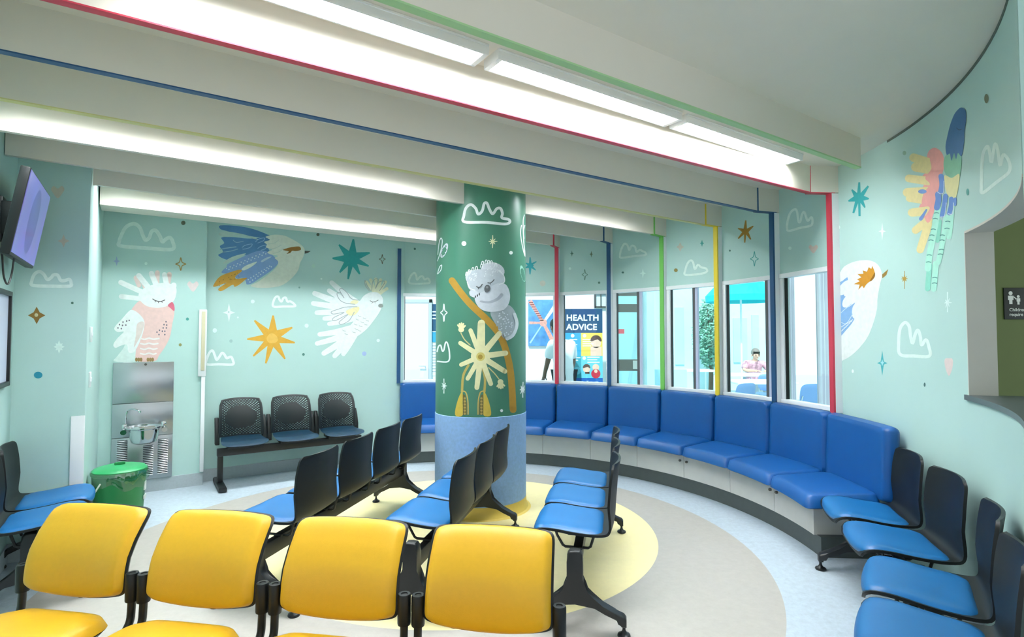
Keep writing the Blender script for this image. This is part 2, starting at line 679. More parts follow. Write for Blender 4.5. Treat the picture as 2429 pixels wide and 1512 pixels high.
# ---------------------------------------------------------------- column
bm = B()
lathe(bm, [(COLR, 0.835), (COLR, CEIL)], COLC, 96)
col = struct('column', bm, mat('dark green column paint', '467f69', 0.35, noise=0.04, nscale=3), 'round column painted dark green with a sleeping koala')
bm = B()
lathe(bm, [(COLR + 0.002, 0.10), (COLR + 0.004, 0.835), (COLR, 0.838)], COLC, 96)
e_ = obj('blue_wrap', bm, mat('blue speckled vinyl', '95bbea', 0.45, noise=0.08, nscale=45), col)
e_['label'] = 'pale blue speckled vinyl wrap on the lower column'
bm = B()
lathe(bm, [(COLR + 0.045, 0.0), (COLR + 0.022, 0.008), (COLR + 0.008, 0.03), (COLR + 0.004, 0.06), (COLR + 0.003, 0.10)], COLC, 96)
e_ = obj('base_cove', bm, mat('yellow cove vinyl', 'efcf62', 0.4, noise=0.02, nscale=20), col)
e_['label'] = 'yellow vinyl cove at the foot of the column'

# ---------------------------------------------------------------- fluorescent lamps
TUBE = emat('lit diffuser', 'f4fbff', LAMP)
# prismatic diffuser: throws most of its light straight down
t_ = TUBE.node_tree
g_ = t_.nodes.new('ShaderNodeNewGeometry')
d_ = t_.nodes.new('ShaderNodeVectorMath')
d_.operation = 'DOT_PRODUCT'
t_.links.new(g_.outputs['Normal'], d_.inputs[0])
t_.links.new(g_.outputs['Incoming'], d_.inputs[1])
for op_, v_ in (('ABSOLUTE', 0), ('POWER', 1.25), ('MULTIPLY', LAMP)):
    m_ = t_.nodes.new('ShaderNodeMath')
    m_.operation = op_
    m_.inputs[1].default_value = v_
    t_.links.new(d_.outputs['Value'] if op_ == 'ABSOLUTE' else last_.outputs[0], m_.inputs[0])
    last_ = m_
t_.links.new(last_.outputs[0], t_.nodes['Principled BSDF'].inputs['Emission Strength'])
HOUS = mat('white lamp housing', 'eef0f0', 0.4)
LABL = {(0, 0): 'long lit ceiling tube lamp, first of three, running out of the top edge', (0, 1): 'long lit ceiling tube lamp, middle of the visible three',
        (0, 2): 'long lit ceiling tube lamp nearest the red post'}


def lamp(s0, s1, p, label, zc=CEIL, group='ceiling tube lamps'):
    c = W((s0 + s1) / 2, p)
    t = thing('ceiling_light', label, 'ceiling light', (c.x, c.y, zc), math.atan2(U.y, U.x), group)
    L = s1 - s0
    bm = B()
    box(bm, (0, 0, -0.006), (L + 0.05, 0.14, 0.012), 0, 0.003)
    for sy in (-1, 1):
        box(bm, (0, sy * 0.062, -0.025), (L + 0.05, 0.008, 0.050), 0, 0.002)
    for sx in (-1, 1):
        box(bm, (sx * (L / 2 + 0.014), 0, -0.024), (0.026, 0.130, 0.048), 0, 0.002)
    obj('housing', bm, HOUS, t)
    bm = B()
    box(bm, (0, 0, -0.026), (L, 0.114, 0.014), 0, 0.003)
    obj('diffuser', bm, TUBE, t)
    return t


for i, (s0, s1) in enumerate(((0.02, 1.243), (1.347, 2.571), (2.663, 3.896))):
    lamp(s0, s1, 2.14, LABL[(0, i)])
for s0 in (-0.6, 0.66, 2.95):
    lamp(s0, s0 + 1.2, 3.74, 'tube lamp hidden above the yellow edged blade')
for s0 in (-0.25, 1.02, 2.1):
    lamp(s0, s0 + 1.2, 5.44, 'tube lamp hidden above the red edged blade by the back wall')

# ================================================================ CURVED BENCH
bench = thing('curved_bench', 'long curved built-in bench with blue cushions under the windows', 'bench', (CC.x, CC.y, 0))
O3 = Vector((0, 0, 0))


def aend(R, k=1):
    return -2.2


A_L = TH0 + 8 * DTH - 0.2


def warp(bm, f):
    for v_ in bm.verts:
        v_.co = f(v_.co)


def arc_end(bm, R0, R1, a1, z0, z1, a0f):
    """arc solid whose right end follows a0f(R)"""
    n = int(abs(a1 + 3) / 1.2)
    rings = []
    for i in range(n + 1):
        ring = []
        for R, z in ((R0, z0), (R1, z0), (R1, z1), (R0, z1)):
            a0 = a0f(R)
            a = math.radians(a0 + (a1 - a0) * i / n)
            ring.append(bm.verts.new((R * math.cos(a), R * math.sin(a), z)))
        rings.append(ring)
    for i in range(n):
        for j in range(4):
            bm.faces.new((rings[i][j], rings[i][(j + 1) % 4], rings[i + 1][(j + 1) % 4], rings[i + 1][j]))
    bm.faces.new(rings[0])
    bm.faces.new(rings[-1][::-1])


bm = B()
arc_end(bm, 2.715, 3.07, A_L, 0.0, 0.135, lambda R: -3.4)
obj('plinth', bm, PLINTH, bench)
bm = B()
arc_end(bm, 2.715, 3.09, A_L, 0.13, 0.36, aend)
obj('base', bm, LAMINATE, bench)
# cupboard doors on the base front
KNOB = mat('brushed knob metal', '6f6c66', 0.35, metal=0.8)
seams = [aend(2.7), 8.7, 20.3, 32.3, 44.4, 56.6, 69.0, 81.4, 93.8, A_L]
for i in range(9):
    a0, a1 = seams[i], seams[i + 1]
    bm = B()
    arc_solid(bm, 2.695, 2.715, a0 + (0.06 if i else 0), a1 - 0.06, 0.132, 0.345, 1.2, 0, O3)
    dr = obj('door', bm, LAMINATE, bench)
    if i in (0, 1, 2, 3):
        ak = a1 - 0.85 if i in (0, 2) else a0 + 0.85
        bm = B()
        lathe(bm, [(0.0, 0.0), (0.011, 0.0), (0.012, 0.012), (0.009, 0.018), (0.0, 0.019)], (0, 0), 14)
        kn = obj('lock', bm, KNOB, dr)
        p_ = Vector((2.695 * math.cos(math.radians(ak)), 2.695 * math.sin(math.radians(ak)), 0.292))
        kn.location = p_
        kn.rotation_euler = (0, -PI / 2, math.radians(ak))
for k in range(9):
    def rng(k=k):
        if k == 0:
            return -7.4, TH0
        return TH0 + (k - 1) * DTH, min(TH0 + k * DTH, A_L)

    def seat(a, b):
        R = 2.545 + (b + 1) / 2 * 0.47
        a0, a1 = rng()
        g = 0.10
        t = math.radians((a0 + g) + (a1 - a0 - 2 * g) * (a + 1) / 2)
        z = 0.380 + 0.025 * (b + 1) / 2
        return Vector((R * math.cos(t), R * math.sin(t), z)), Vector((0, 0, 1))
    bm = B()
    cushion(bm, seat, 0.088, 0.010, 22, 18, 18, 0.24, 14)
    obj('seat_cushion', bm, BLUEB, bench, True, angle=60)

    def backc(a, b):
        z = 0.44 + (b + 1) / 2 * 0.488
        R = 3.045 + 0.02 * (b + 1) / 2
        a0, a1 = rng()
        if k == 0:
            a0 = -8.7
        g = 0.06
        t = math.radians((a0 + g) + (a1 - a0 - 2 * g) * (a + 1) / 2)
        return Vector((R * math.cos(t), R * math.sin(t), z)), Vector((-math.cos(t), -math.sin(t), 0.04))
    bm = B()
    cushion(bm, backc, 0.060, 0.035, 20, 20, 26, 0.22, 18)
    obj('back_cushion', bm, BLUEB, bench, True, angle=60)

# ================================================================ TANDEM SHELL CHAIRS
PROF = [(0.228, 0.405, 0.175), (0.222, 0.430, 0.205), (0.19, 0.447, 0.222), (0.12, 0.448, 0.228), (0.04, 0.438, 0.230), (-0.05, 0.430, 0.230), (-0.12, 0.430, 0.228),
        (-0.165, 0.438, 0.224), (-0.192, 0.465, 0.220), (-0.203, 0.51, 0.220), (-0.207, 0.57, 0.222), (-0.213, 0.64, 0.224), (-0.219, 0.71, 0.222), (-0.228, 0.775, 0.214),
        (-0.233, 0.803, 0.203), (-0.236, 0.818, 0.180)]


def shell_pt(t, x):
    """t along the profile 0..1, x across -1..1"""
    n = len(PROF) - 1
    f = min(max(t * n, 0), n - 1e-6)
    i = int(f)
    k = f - i
    P = [Vector(PROF[max(0, min(n, j))]) for j in (i - 1, i, i + 1, i + 2)]
    q = 0.5 * (2 * P[1] + (P[2] - P[0]) * k + (2 * P[0] - 5 * P[1] + 4 * P[2] - P[3]) * k * k + (3 * P[1] - P[0] - 3 * P[2] + P[3]) * k ** 3)
    y, z, hw = q
    up = min(max((t - 0.45) / 0.25, 0), 1)
    c = x * x
    return Vector((x * hw, y + 0.035 * up * c, z + 0.012 * (1 - up) * c))


def shell_mesh():
    bm = B()
    nt_, nx = 36, 10
    G = [[bm.verts.new(shell_pt(i / nt_, -1 + 2 * j / nx)) for j in range(nx + 1)] for i in range(nt_ + 1)]
    for i in range(nt_):
        for j in range(nx):
            bm.faces.new((G[i][j], G[i][j + 1], G[i + 1][j + 1], G[i + 1][j]))
    bmesh.ops.recalc_face_normals(bm, faces=bm.faces[:])
    bmesh.ops.solidify(bm, geom=bm.faces[:], thickness=0.013)
    return finish(bm, 'seat_shell', True, 60)


def pad_mesh():
    bm = B()

    def fn(a, b):
        t = (0.028 + 0.40 * (1 - (b + 1) / 2))
        P = shell_pt(t, a * 0.97)
        e = 0.004
        ta = (shell_pt(min(t + e, 1), a * 0.97) - shell_pt(max(t - e, 0), a * 0.97)).normalized()
        tb = Vector((1, 0, 0.024 * a)).normalized()
        N = tb.cross(ta)
        if N.z < 0:
            N = -N
        return P + N * 0.003, N
    cushion(bm, fn, 0.030, 0.0, 16, 18, 7, 0.42, 6)
    return finish(bm, 'seat_pad', True, 60)


def leg_mesh():
    half = [(0.0, 0.415), (0.026, 0.412), (0.038, 0.396), (0.040, 0.36), (0.040, 0.275), (0.043, 0.240), (0.054, 0.208), (0.085, 0.180), (0.14, 0.152), (0.20, 0.122), (0.245, 0.106), (0.256, 0.092),
            (0.256, 0.055), (0.230, 0.055), (0.226, 0.082), (0.20, 0.088), (0.15, 0.113), (0.10, 0.138), (0.05, 0.157), (0.0, 0.163)]
    out = half[:-1] + [half[-1]] + [(-a, b) for a, b in half[-2:0:-1]]
    bm = B()
    prism(bm, out[::-1], 0.062, 'x', 0.012)
    box(bm, (0.031, 0, 0.37), (0.006, 0.022, 0.012), 0, 0.002)
    box(bm, (0.031, 0, 0.29), (0.006, 0.022, 0.012), 0, 0.002)
    return finish(bm, 'leg', True, 40)


def foot_mesh():
    bm = B()
    lathe(bm, [(0.0, 0.0), (0.030, 0.0), (0.033, 0.006), (0.030, 0.014), (0.016, 0.020), (0.010, 0.030), (0.008, 0.036), (0.008, 0.06), (0.0, 0.06)], (0, 0), 18)
    return finish(bm, 'foot', True, 40)


def bracket_mesh():
    bm = B()
    for x in (-0.10, 0.10):
        tube(bm, [(x, 0.125, 0.424), (x, 0.118, 0.40), (x, 0.085, 0.345), (x, 0.07, 0.337), (x, -0.055, 0.337), (x, -0.068, 0.345), (x, -0.085, 0.40), (x, -0.088, 0.420)], 0.0075, 8)
    box(bm, (0, 0, 0.342), (0.26, 0.05, 0.012), 0, 0.003)
    return finish(bm, 'bracket', True, 40)


M_SHELL, M_PAD, M_LEG, M_FOOT, M_BRK = shell_mesh(), pad_mesh(), leg_mesh(), foot_mesh(), bracket_mesh()
for m_, mm in ((M_SHELL, BLACKP), (M_PAD, BLUEV), (M_LEG, BLACKM), (M_FOOT, BLACKM), (M_BRK, BLACKM)):
    m_.materials.append(mm)


def row(label, loc, f, n, pitch, legs, shift=0.0, group='rows of black shell chairs with blue pads'):
    """f: direction the sitter faces; local x runs along the row"""
    th = math.atan2(-f[0], f[1])
    t = thing('chair_row', label, 'chair row', (loc[0], loc[1], 0), th, group)
    xs = [(i - (n - 1) / 2) * pitch + shift for i in range(n)]
    lo, hi = min(legs[0], xs[0] - 0.1), max(legs[-1], xs[-1] + 0.1)
    bm = B()
    box(bm, ((lo + hi) / 2, 0, 0.298), (hi - lo + 0.05, 0.045, 0.085), 0, 0.006)
    obj('beam', bm, BLACKM, t)
    for x in xs:
        s_ = obj('seat_shell', M_SHELL, None, t, loc=(x, 0, 0))
        obj('seat_pad', M_PAD, None, s_)
        obj('bracket', M_BRK, None, s_)
    for x in legs:
        l_ = obj('leg', M_LEG, None, t, loc=(x, 0, 0), rotz=(PI if x > 0 else 0))
        for sy in (-1, 1):
            obj('foot', M_FOOT, None, l_, loc=(0, sy * 0.243, 0))
    return t


row('row of three blue-padded black chairs facing left, right of the column', (0.462, 3.573), (-0.982, 0.188), 3, 0.47, (-0.745, 0.745), 0.06)
row('row of three blue-padded black chairs directly in front of the column', (-0.372, 3.69), (-0.977, 0.212), 3, 0.47, (-0.755, 0.755), 0.06)
row('row of four blue-padded black chairs seen from behind, left of the column', (-1.205, 4.02), (-0.978, 0.208), 4, 0.485, (-0.99, 0.99), 0.06)
row('pair of blue-padded black chairs against the right wall next to the bench end', (2.078, 3.075), (-0.95, 0.312), 2, 0.51, (-0.46, 0.46))
row('pair of blue-padded black chairs at the bottom right corner below the hatch', (1.61, 2.12), (-0.82, 0.572), 2, 0.50, (-0.46, 0.46))
row('pair of blue-padded black chairs at the left edge below the screen', W(-0.50, 4.42), (U.x, U.y), 2, 0.48, (-0.42, 0.35))

# ================================================================ MESH BACK VISITOR CHAIRS
VSEAT = mat('dark blue grey moulded plastic', '15344a', 0.34, bump=0.1, bscale=400)
VMESH = mat('charcoal perforated plastic', '141b1e', 0.42, bump=0.1, bscale=400)


def vback_pt(a, b):
    """a across -1..1, b up 0..1"""
    hw = 0.205 - 0.012 * b - 0.02 * max(0, b - 0.85) / 0.15
    return Vector((a * hw, -0.165 - 0.085 * b + 0.05 * a * a + 0.03 * math.sin(b * PI), 0.475 + 0.375 * b - 0.012 * a * a * b))


def vmesh():
    bm = B()
    nx, nz = 26, 30
    V_ = {}

    def vert(i, j, off=0.0):
        return vback_pt(-1 + 2 * (i + off) / nx, j / nz)
    G = [[bm.verts.new(vert(i, j)) for i in range(nx + 1)] for j in range(nz + 1)]
    hole = []
    for j in range(nz):
        for i in range(nx):
            f = bm.faces.new((G[j][i], G[j][i + 1], G[j + 1][i + 1], G[j + 1][i]))
            x, z = (i + 0.5) / nx * 2 - 1, (j + 0.5) / nz
            solid = (x * x / 0.60 + (z - 0.50) ** 2 / 0.10) < 1
            if 0 < i < nx - 1 and 0 < j < nz - 1 and (i + j) % 2 == 0 and not solid:
                hole.append(f)
    for f in hole:
        g = bmesh.ops.inset_individual(bm, faces=[f], thickness=0.0018, depth=0)
        bmesh.ops.delete(bm, geom=[f], context='FACES_ONLY')
    bmesh.ops.solidify(bm, geom=bm.faces[:], thickness=0.012)
    tube(bm, [vback_pt(-1, i / 8) for i in range(9)] + [vback_pt(-1 + 2 * i / 10, 1) for i in range(1, 10)] + [vback_pt(1, 1 - i / 8) for i in range(9)], 0.011, 8)
    return finish(bm, 'mesh_back', True, 40)


def vseat_mesh():
    bm = B()

    def fn(a, b):
        y = -0.20 + (b + 1) / 2 * 0.44
        z = 0.455 - 0.012 * math.cos(b * 2.2) - (0.035 * max(0, b - 0.55) / 0.45) + 0.012 * a * a
        return Vector((a * (0.205 + 0.02 * b), y, z)), Vector((0, 0, 1))
    cushion(bm, fn, 0.014, 0.020, 16, 16, 6, 0.4, 6)
    return finish(bm, 'seat', True, 60)


def vblock_mesh():
    bm = B()
    prism(bm, [(-0.175, 0.40), (-0.10, 0.40), (-0.115, 0.50), (-0.145, 0.60), (-0.19, 0.665), (-0.225, 0.665), (-0.205, 0.55)], 0.040, 'x', 0.008)
    return finish(bm, 'side_bracket', True, 40)


M_VB, M_VS, M_VK = vmesh(), vseat_mesh(), vblock_mesh()
M_VB.materials.append(VMESH)
M_VS.materials.append(VSEAT)
M_VK.materials.append(BLACKP)
c = W(1.36, 6.22)
t = thing('chair_row', 'row of three dark chairs with perforated backs against the bird mural', 'chair row', (c.x, c.y, 0), math.atan2(V.x, -V.y))
bm = B()
box(bm, (0, 0, 0.345), (1.46, 0.06, 0.075), 0, 0.006)
obj('beam', bm, BLACKM, t)
for x in (-0.495, 0.0, 0.495):
    s_ = obj('seat', M_VS, None, t, loc=(x, 0, 0))
    bm = B()
    box(bm, (0, -0.02, 0.405), (0.30, 0.22, 0.05), 0, 0.012)
    obj('seat_pan', bm, BLACKP, s_)
    obj('mesh_back', M_VB, None, t, loc=(x, 0, 0))
    for sx in (-1, 1):
        obj('side_bracket', M_VK, None, t, loc=(x + sx * 0.222, 0, 0))
for x in (-0.685, 0.70):
    bm = B()
    box(bm, (x, 0, 0.18), (0.05, 0.05, 0.30), 0, 0.006)
    box(bm, (x, 0.0, 0.026), (0.075, 0.52, 0.05), 0, 0.014)
    obj('leg', bm, BLACKM, t)

# ================================================================ YELLOW CHAIR ROW
FY = Vector((-0.158, -0.987, 0))
yr = thing('chair_row', 'row of four yellow upholstered chairs in the foreground facing the viewer', 'chair row', (-0.929, 1.84, 0), math.atan2(-FY.x, FY.y))
REC = math.radians(21)


YPROF = [(-0.204, 0.515), (-0.208, 0.555), (-0.212, 0.60), (-0.224, 0.645), (-0.254, 0.70), (-0.293, 0.75), (-0.332, 0.794)]


def yback(a, b, w_=0.222, h0=0.0, h1=1.0):
    h = (h0 + (h1 - h0) * (b + 1) / 2) * (len(YPROF) - 1)
    i = int(min(max(math.floor(h), 0), len(YPROF) - 2))
    k = h - i
    y0, z0 = YPROF[i]
    y1, z1 = YPROF[i + 1]
    y, z = y0 + (y1 - y0) * k, z0 + (z1 - z0) * k
    ang = math.atan2(y0 - y1, z1 - z0)
    w2 = w_ * (1.0 - 0.02 * (b + 1) / 2)
    droop = -0.038 * (1 - a * a) * max(0, -b)
    return Vector((a * w2, y - 0.030 * (1 - a * a), z + droop)), Vector((-0.14 * a, math.cos(ang), math.sin(ang))).normalized()


def ypad_mesh():
    bm = B()
    cushion(bm, lambda a, b: (lambda q: (q[0] + q[1] * 0.006, q[1]))(yback(a, b)), 0.036, 0.0, 22, 22, 14, 0.34, 9)
    return finish(bm, 'back_pad', True, 60)


def yshell_mesh():
    bm = B()
    cushion(bm, lambda a, b: yback(a, b, 0.230, -0.02, 1.02), 0.010, 0.014, 22, 22, 14, 0.25, 12)
    return finish(bm, 'back_shell', True, 60)


def yseat_mesh():
    bm = B()

    def fn(a, b):
        y = -0.185 + (b + 1) / 2 * 0.48
        z = 0.414 + 0.012 * math.cos(b * 1.5) - 0.03 * max(0, b) ** 2
        return Vector((a * (0.222 + 0.018 * (b + 1) / 2), y, z)), Vector((0, 0, 1))
    cushion(bm, fn, 0.052, 0.0, 20, 20, 6, 0.36, 6)
    return finish(bm, 'seat_pad', True, 60)


def yunder_mesh():
    bm = B()

    def fn(a, b):
        y = -0.188 + (b + 1) / 2 * 0.49
        z = 0.411 + 0.012 * math.cos(b * 1.5) - 0.03 * max(0, b) ** 2
        return Vector((a * (0.226 + 0.018 * (b + 1) / 2), y, z)), Vector((0, 0, 1))
    cushion(bm, fn, 0.004, 0.03, 16, 16, 5, 0.35, 6)
    return finish(bm, 'seat', True, 60)


def yup_mesh():
    bm = B()
    tube(bm, catmull([(0, -0.214, 0.59), (0, -0.213, 0.52), (0, -0.212, 0.46), (0, -0.205, 0.41), (0, -0.17, 0.378), (0, -0.10, 0.372), (0, 0.20, 0.372)], 5), 0.0145, 12)
    return finish(bm, 'upright', True, 50)


def ysleeve_mesh():
    bm = B()
    n = 16
    prof = [(0.0225, 0.0), (0.0235, 0.004), (0.0235, 0.100), (0.021, 0.106), (0.012, 0.106), (0.011, 0.103), (0.0, 0.103)]
    lathe(bm, [(0.0, 0.0)] + prof, (0, 0), 20)
    return finish(bm, 'sleeve', True, 40)


YM = {'back_pad': (ypad_mesh(), YELV), 'back_shell': (yshell_mesh(), BLACKP), 'seat_pad': (yseat_mesh(), YELV), 'seat': (yunder_mesh(), BLACKP), 'upright': (yup_mesh(), BLACKM), 'sleeve': (ysleeve_mesh(), BLACKP)}
for k_, (m_, mm) in YM.items():
    m_.materials.append(mm)
for i in range(4):
    x = (1.5 - i) * 0.547
    bs = obj('backrest', YM['back_shell'][0], None, yr, loc=(x, 0, 0))
    obj('back_pad', YM['back_pad'][0], None, bs)
    st = obj('seat', YM['seat'][0], None, yr, loc=(x, 0, 0))
    obj('seat_pad', YM['seat_pad'][0], None, st)
    for sx in (-1, 1):
        up = obj('upright', YM['upright'][0], None, yr, loc=(x + sx * 0.248, 0, 0))
        sl = obj('sleeve', YM['sleeve'][0], None, up, loc=(0, -0.213, 0.488))
bm = B()
box(bm, (0, 0.06, 0.335), (2.15, 0.06, 0.06), 0, 0.006)
obj('beam', bm, BLACKM, yr)
for x in (-0.82, 0.82):
    bm = B()
    box(bm, (x, 0.06, 0.17), (0.05, 0.05, 0.29), 0, 0.006)
    box(bm, (x, 0.08, 0.022), (0.06, 0.52, 0.044), 0, 0.012)
    obj('leg', bm, BLACKM, yr)

# ================================================================ FITTINGS
# drinking fountain on the recess wall
fc = W(0.012, PA)
THV = math.atan2(V.x, -V.y)                       # local +y looks out of the back wall
ft = thing('drinking_fountain', 'stainless steel drinking fountain with a small basin under the pink bird', 'drinking fountain', (fc.x, fc.y, 0), THV)
for z0, z1, nm in ((0.868, 1.255, 'upper_panel'), (0.545, 0.864, 'middle_panel'), (0.128, 0.541, 'lower_panel')):
    bm = B()
    box(bm, (0, 0.012, (z0 + z1) / 2), (0.49, 0.024, z1 - z0), 0, 0.003)
    obj(nm, bm, STEEL, ft)
DARKSLOT = mat('dark slot', '3c4044', 0.6)
for x, z0, z1 in ((0.16, 0.17, 0.53), (-0.045, 0.17, 0.46), (-0.165, 0.17, 0.515)):
    bm = B()
    n_ = int((z1 - z0) / 0.017)
    for i in range(n_):
        z = z0 + i * 0.017
        box(bm, (x, 0.0285, z), (0.085, 0.010, 0.009), 0, 0.002, 0, 0.5)
    for i in range(n_):
        box(bm, (x, 0.0246, z0 + i * 0.017 + 0.0085), (0.08, 0.002, 0.006), 0, 0, 1)
    obj('louvre', bm, [STEEL, DARKSLOT], ft)
bm = B()
prof = [(0.0, 0.50), (0.07, 0.50), (0.10, 0.515), (0.115, 0.56), (0.125, 0.635), (0.150, 0.648), (0.152, 0.660), (0.135, 0.660), (0.118, 0.645), (0.105, 0.57), (0.0, 0.545)]
lathe(bm, prof, (-0.01, 0.175), 36)
box(bm, (-0.01, 0.06, 0.60), (0.20, 0.08, 0.10), 0, 0.02)
obj('basin', bm, CHROME, ft)
for sx in (-1, 1):
    bm = B()
    box(bm, (-0.01 + sx * 0.155, 0.13, 0.665), (0.045, 0.06, 0.05), 0, 0.012)
    tube(bm, [(-0.01 + sx * 0.16, 0.16, 0.63), (-0.01 + sx * 0.16, 0.215, 0.62)], 0.024, 14)
    obj('push_button', bm, CHROME, ft)
bm = B()
tube(bm, catmull([(0.135, 0.13, 0.67), (0.135, 0.13, 0.76), (0.12, 0.135, 0.81), (0.085, 0.15, 0.825), (0.045, 0.17, 0.812), (0.03, 0.175, 0.80)], 5), 0.007, 10)
tube(bm, [(0.03, 0.175, 0.803), (0.026, 0.177, 0.79)], 0.011, 10)
obj('spout', bm, CHROME, ft)
bm = B()
lathe(bm, [(0.0, 0.0), (0.012, 0.0), (0.011, 0.008), (0.0, 0.009)], (0, 0), 14)
o = obj('lock', bm, KNOB, ft, loc=(-0.01, 0.024, 1.235))
o.rotation_euler = (-PI / 2, 0, 0)

# narrow wall channel right of the fountain
ch = thing('cable_channel', 'slim white vertical channel on the mint wall right of the drinking fountain', 'cable channel', W(0.5, PA), THV)
bm = B()
box(bm, (0.0, 0.018, 1.44), (0.072, 0.036, 0.68), 0, 0.006)
obj('cover', bm, WHITE, ch)
bm = B()
box(bm, (-0.004, 0.039, 1.46), (0.034, 0.008, 0.60), 0, 0.003)
o = obj('insert', bm, mat('cream insert', 'd8cfae', 0.4), ch)
o['label'] = 'cream strip set into the white cover'
bm = B()
box(bm, (-0.012, 0.014, 0.62), (0.036, 0.028, 0.97), 0, 0.004)
obj('conduit', bm, WHITE, ch)

# corner guard on the pier
cg = obj('corner_guard', (lambda b_: (box(b_, (0, 0.007, 0.475), (0.078, 0.014, 0.94), 0, 0.003), b_)[1])(B()), WHITE, None, True, W(-0.372, PC), THV)
tag(cg, 'white corner guard panel low on the mint pier beside the green bin', 'corner guard')
# switch plates on the return wall
for z_, n_ in ((1.52, 'upper'), (1.18, 'lower')):
    sp = thing('wall_plate', 'small white wall plate on the narrow return wall, %s of two' % n_, 'wall plate', W(SRET, PC + 0.28, z_), math.atan2(-U.x, U.y), 'wall plates on the recess side')
    bm = B()
    box(bm, (0, 0.006, 0), (0.075, 0.012, 0.115), 0, 0.003)
    obj('plate', bm, WHITE, sp)
    bm = B()
    box(bm, (0, 0.014, 0), (0.022, 0.006, 0.03), 0, 0.002)
    obj('rocker', bm, WHITE, sp)

# green bin with a clear liner
GREENB = mat('green bin plastic', '1f7a44', 0.38, bump=0.06, bscale=200)
bp_ = at(284, 1110, 4.3)
bn = thing('rubbish_bin', 'round green bin with a lid and clear liner in front of the drinking fountain', 'bin', (bp_.x, bp_.y, 0), 0.3)
bm = B()
lathe(bm, [(0.0, 0.0), (0.145, 0.0), (0.150, 0.01), (0.176, 0.44), (0.182, 0.445), (0.184, 0.462), (0.176, 0.464), (0.168, 0.45), (0.143, 0.02), (0.0, 0.02)], (0, 0), 48)
obj('body', bm, GREENB, bn)
bm = B()
lathe(bm, [(0.178, 0.466), (0.180, 0.476), (0.165, 0.490), (0.12, 0.502), (0.05, 0.508), (0.0, 0.508)], (0, 0), 48)
ld = obj('lid', bm, mat('green lid plastic', '2c9a5c', 0.35), bn)
bm = B()
box(bm, (0, 0, 0.518), (0.07, 0.022, 0.026), 0.5, 0.008)
obj('handle', bm, GREENB, ld)
bm = B()
n_, rows = 72, 9
G = []
rr = random.Random(3)
ph = [rr.uniform(0, 6.28) for _ in range(6)]
for j in range(rows + 1):
    ring = []
    for i in range(n_):
        a = 2 * PI * i / n_
        k = j / rows
        wv = 0.007 * k * (math.sin(7 * a + ph[0]) + 0.7 * math.sin(13 * a + ph[1] + 2 * k) + 0.5 * math.sin(23 * a + ph[2]))
        hem = 0.11 + 0.025 * math.sin(3 * a + ph[3]) + 0.015 * math.sin(8 * a + ph[4])
        r_ = 0.1865 + 0.010 * math.sin(k * PI) + wv
        ring.append(bm.verts.new((r_ * math.cos(a), r_ * math.sin(a), 0.472 - hem * k)))
    G.append(ring)
for j in range(rows):
    for i in range(n_):
        bm.faces.new((G[j][i], G[j][(i + 1) % n_], G[j + 1][(i + 1) % n_], G[j + 1][i]))
o = obj('liner', bm, gmat('clear liner film', 'eaf6ee', 0.80), bn)
o['label'] = 'clear plastic bin liner folded over the rim'
bm = B()
tube(bm, catmull([(-0.06, -0.185, 0.41), (-0.085, -0.196, 0.36), (-0.12, -0.182, 0.31), (-0.15, -0.15, 0.285)], 5), 0.006, 8)
o = obj('cord', bm, mat('white cord', 'dfe6da', 0.6), bn)
bm = B()
for z0, z1, a0, a1, mi in ((0.30, 0.365, 5, 28, 0), (0.23, 0.26, 5, 28, 0)):
    arc_solid(bm, 0.168, 0.1755, a0 - 10, a1 - 10, z0, z1, 3, mi, O3)
o = obj('sticker', bm, mat('white sticker', 'eef3ee', 0.5), bn)

# television on the left wall
tvc = W(-0.575, 4.37, 2.20)
tv = thing('television', 'wall mounted flat screen tilted down at the left edge', 'television', tvc, math.atan2(-U.x, U.y))
TL = -math.radians(9)
bm = B()
box(bm, (0, -0.022, 0), (0.76, 0.045, 0.50), 0, 0.006, 0, TL)
obj('casing', bm, BLACKP, tv)
SCR = bpy.data.materials.new('glowing screen')
SCR.use_nodes = True
t_ = SCR.node_tree
b_ = t_.nodes['Principled BSDF']
tc_ = t_.nodes.new('ShaderNodeTexCoord')
mp_ = t_.nodes.new('ShaderNodeMapping')
mp_.inputs['Location'].default_value = (0, 0, 0)
mp_.inputs['Scale'].default_value = (6.0, 2.0, 4.2)
ln_ = t_.nodes.new('ShaderNodeVectorMath')
ln_.operation = 'LENGTH'
cr_ = t_.nodes.new('ShaderNodeValToRGB')
cr_.color_ramp.elements[0].position = 0.80
cr_.color_ramp.elements[0].color = lin('56589a')
cr_.color_ramp.elements[1].position = 0.86
cr_.color_ramp.elements[1].color = lin('6d70b4')
nz_ = t_.nodes.new('ShaderNodeTexNoise')
nz_.inputs['Scale'].default_value = 2.4
mx_ = t_.nodes.new('ShaderNodeMix')
mx_.data_type = 'RGBA'
mx_.blend_type = 'OVERLAY'
mx_.inputs[0].default_value = 0.45
t_.links.new(tc_.outputs['Object'], mp_.inputs[0])
t_.links.new(mp_.outputs[0], ln_.inputs[0])
t_.links.new(ln_.outputs['Value'], cr_.inputs[0])
t_.links.new(tc_.outputs['Object'], nz_.inputs['Vector'])
t_.links.new(cr_.outputs[0], mx_.inputs[6])
t_.links.new(nz_.outputs['Color'], mx_.inputs[7])
t_.links.new(mx_.outputs[2], b_.inputs['Emission Color'])
b_.inputs['Emission Strength'].default_value = 0.75
b_.inputs['Base Color'].default_value = (0.01, 0.01, 0.02, 1)
b_.inputs['Roughness'].default_value = 0.15
bm = B()
box(bm, (0, 0.0025, 0), (0.735, 0.003, 0.472), 0, 0, 0, TL)
obj('screen', bm, SCR, tv)
bm = B()
box(bm, (0, -0.085, 0.0), (0.16, 0.09, 0.20), 0, 0.008)
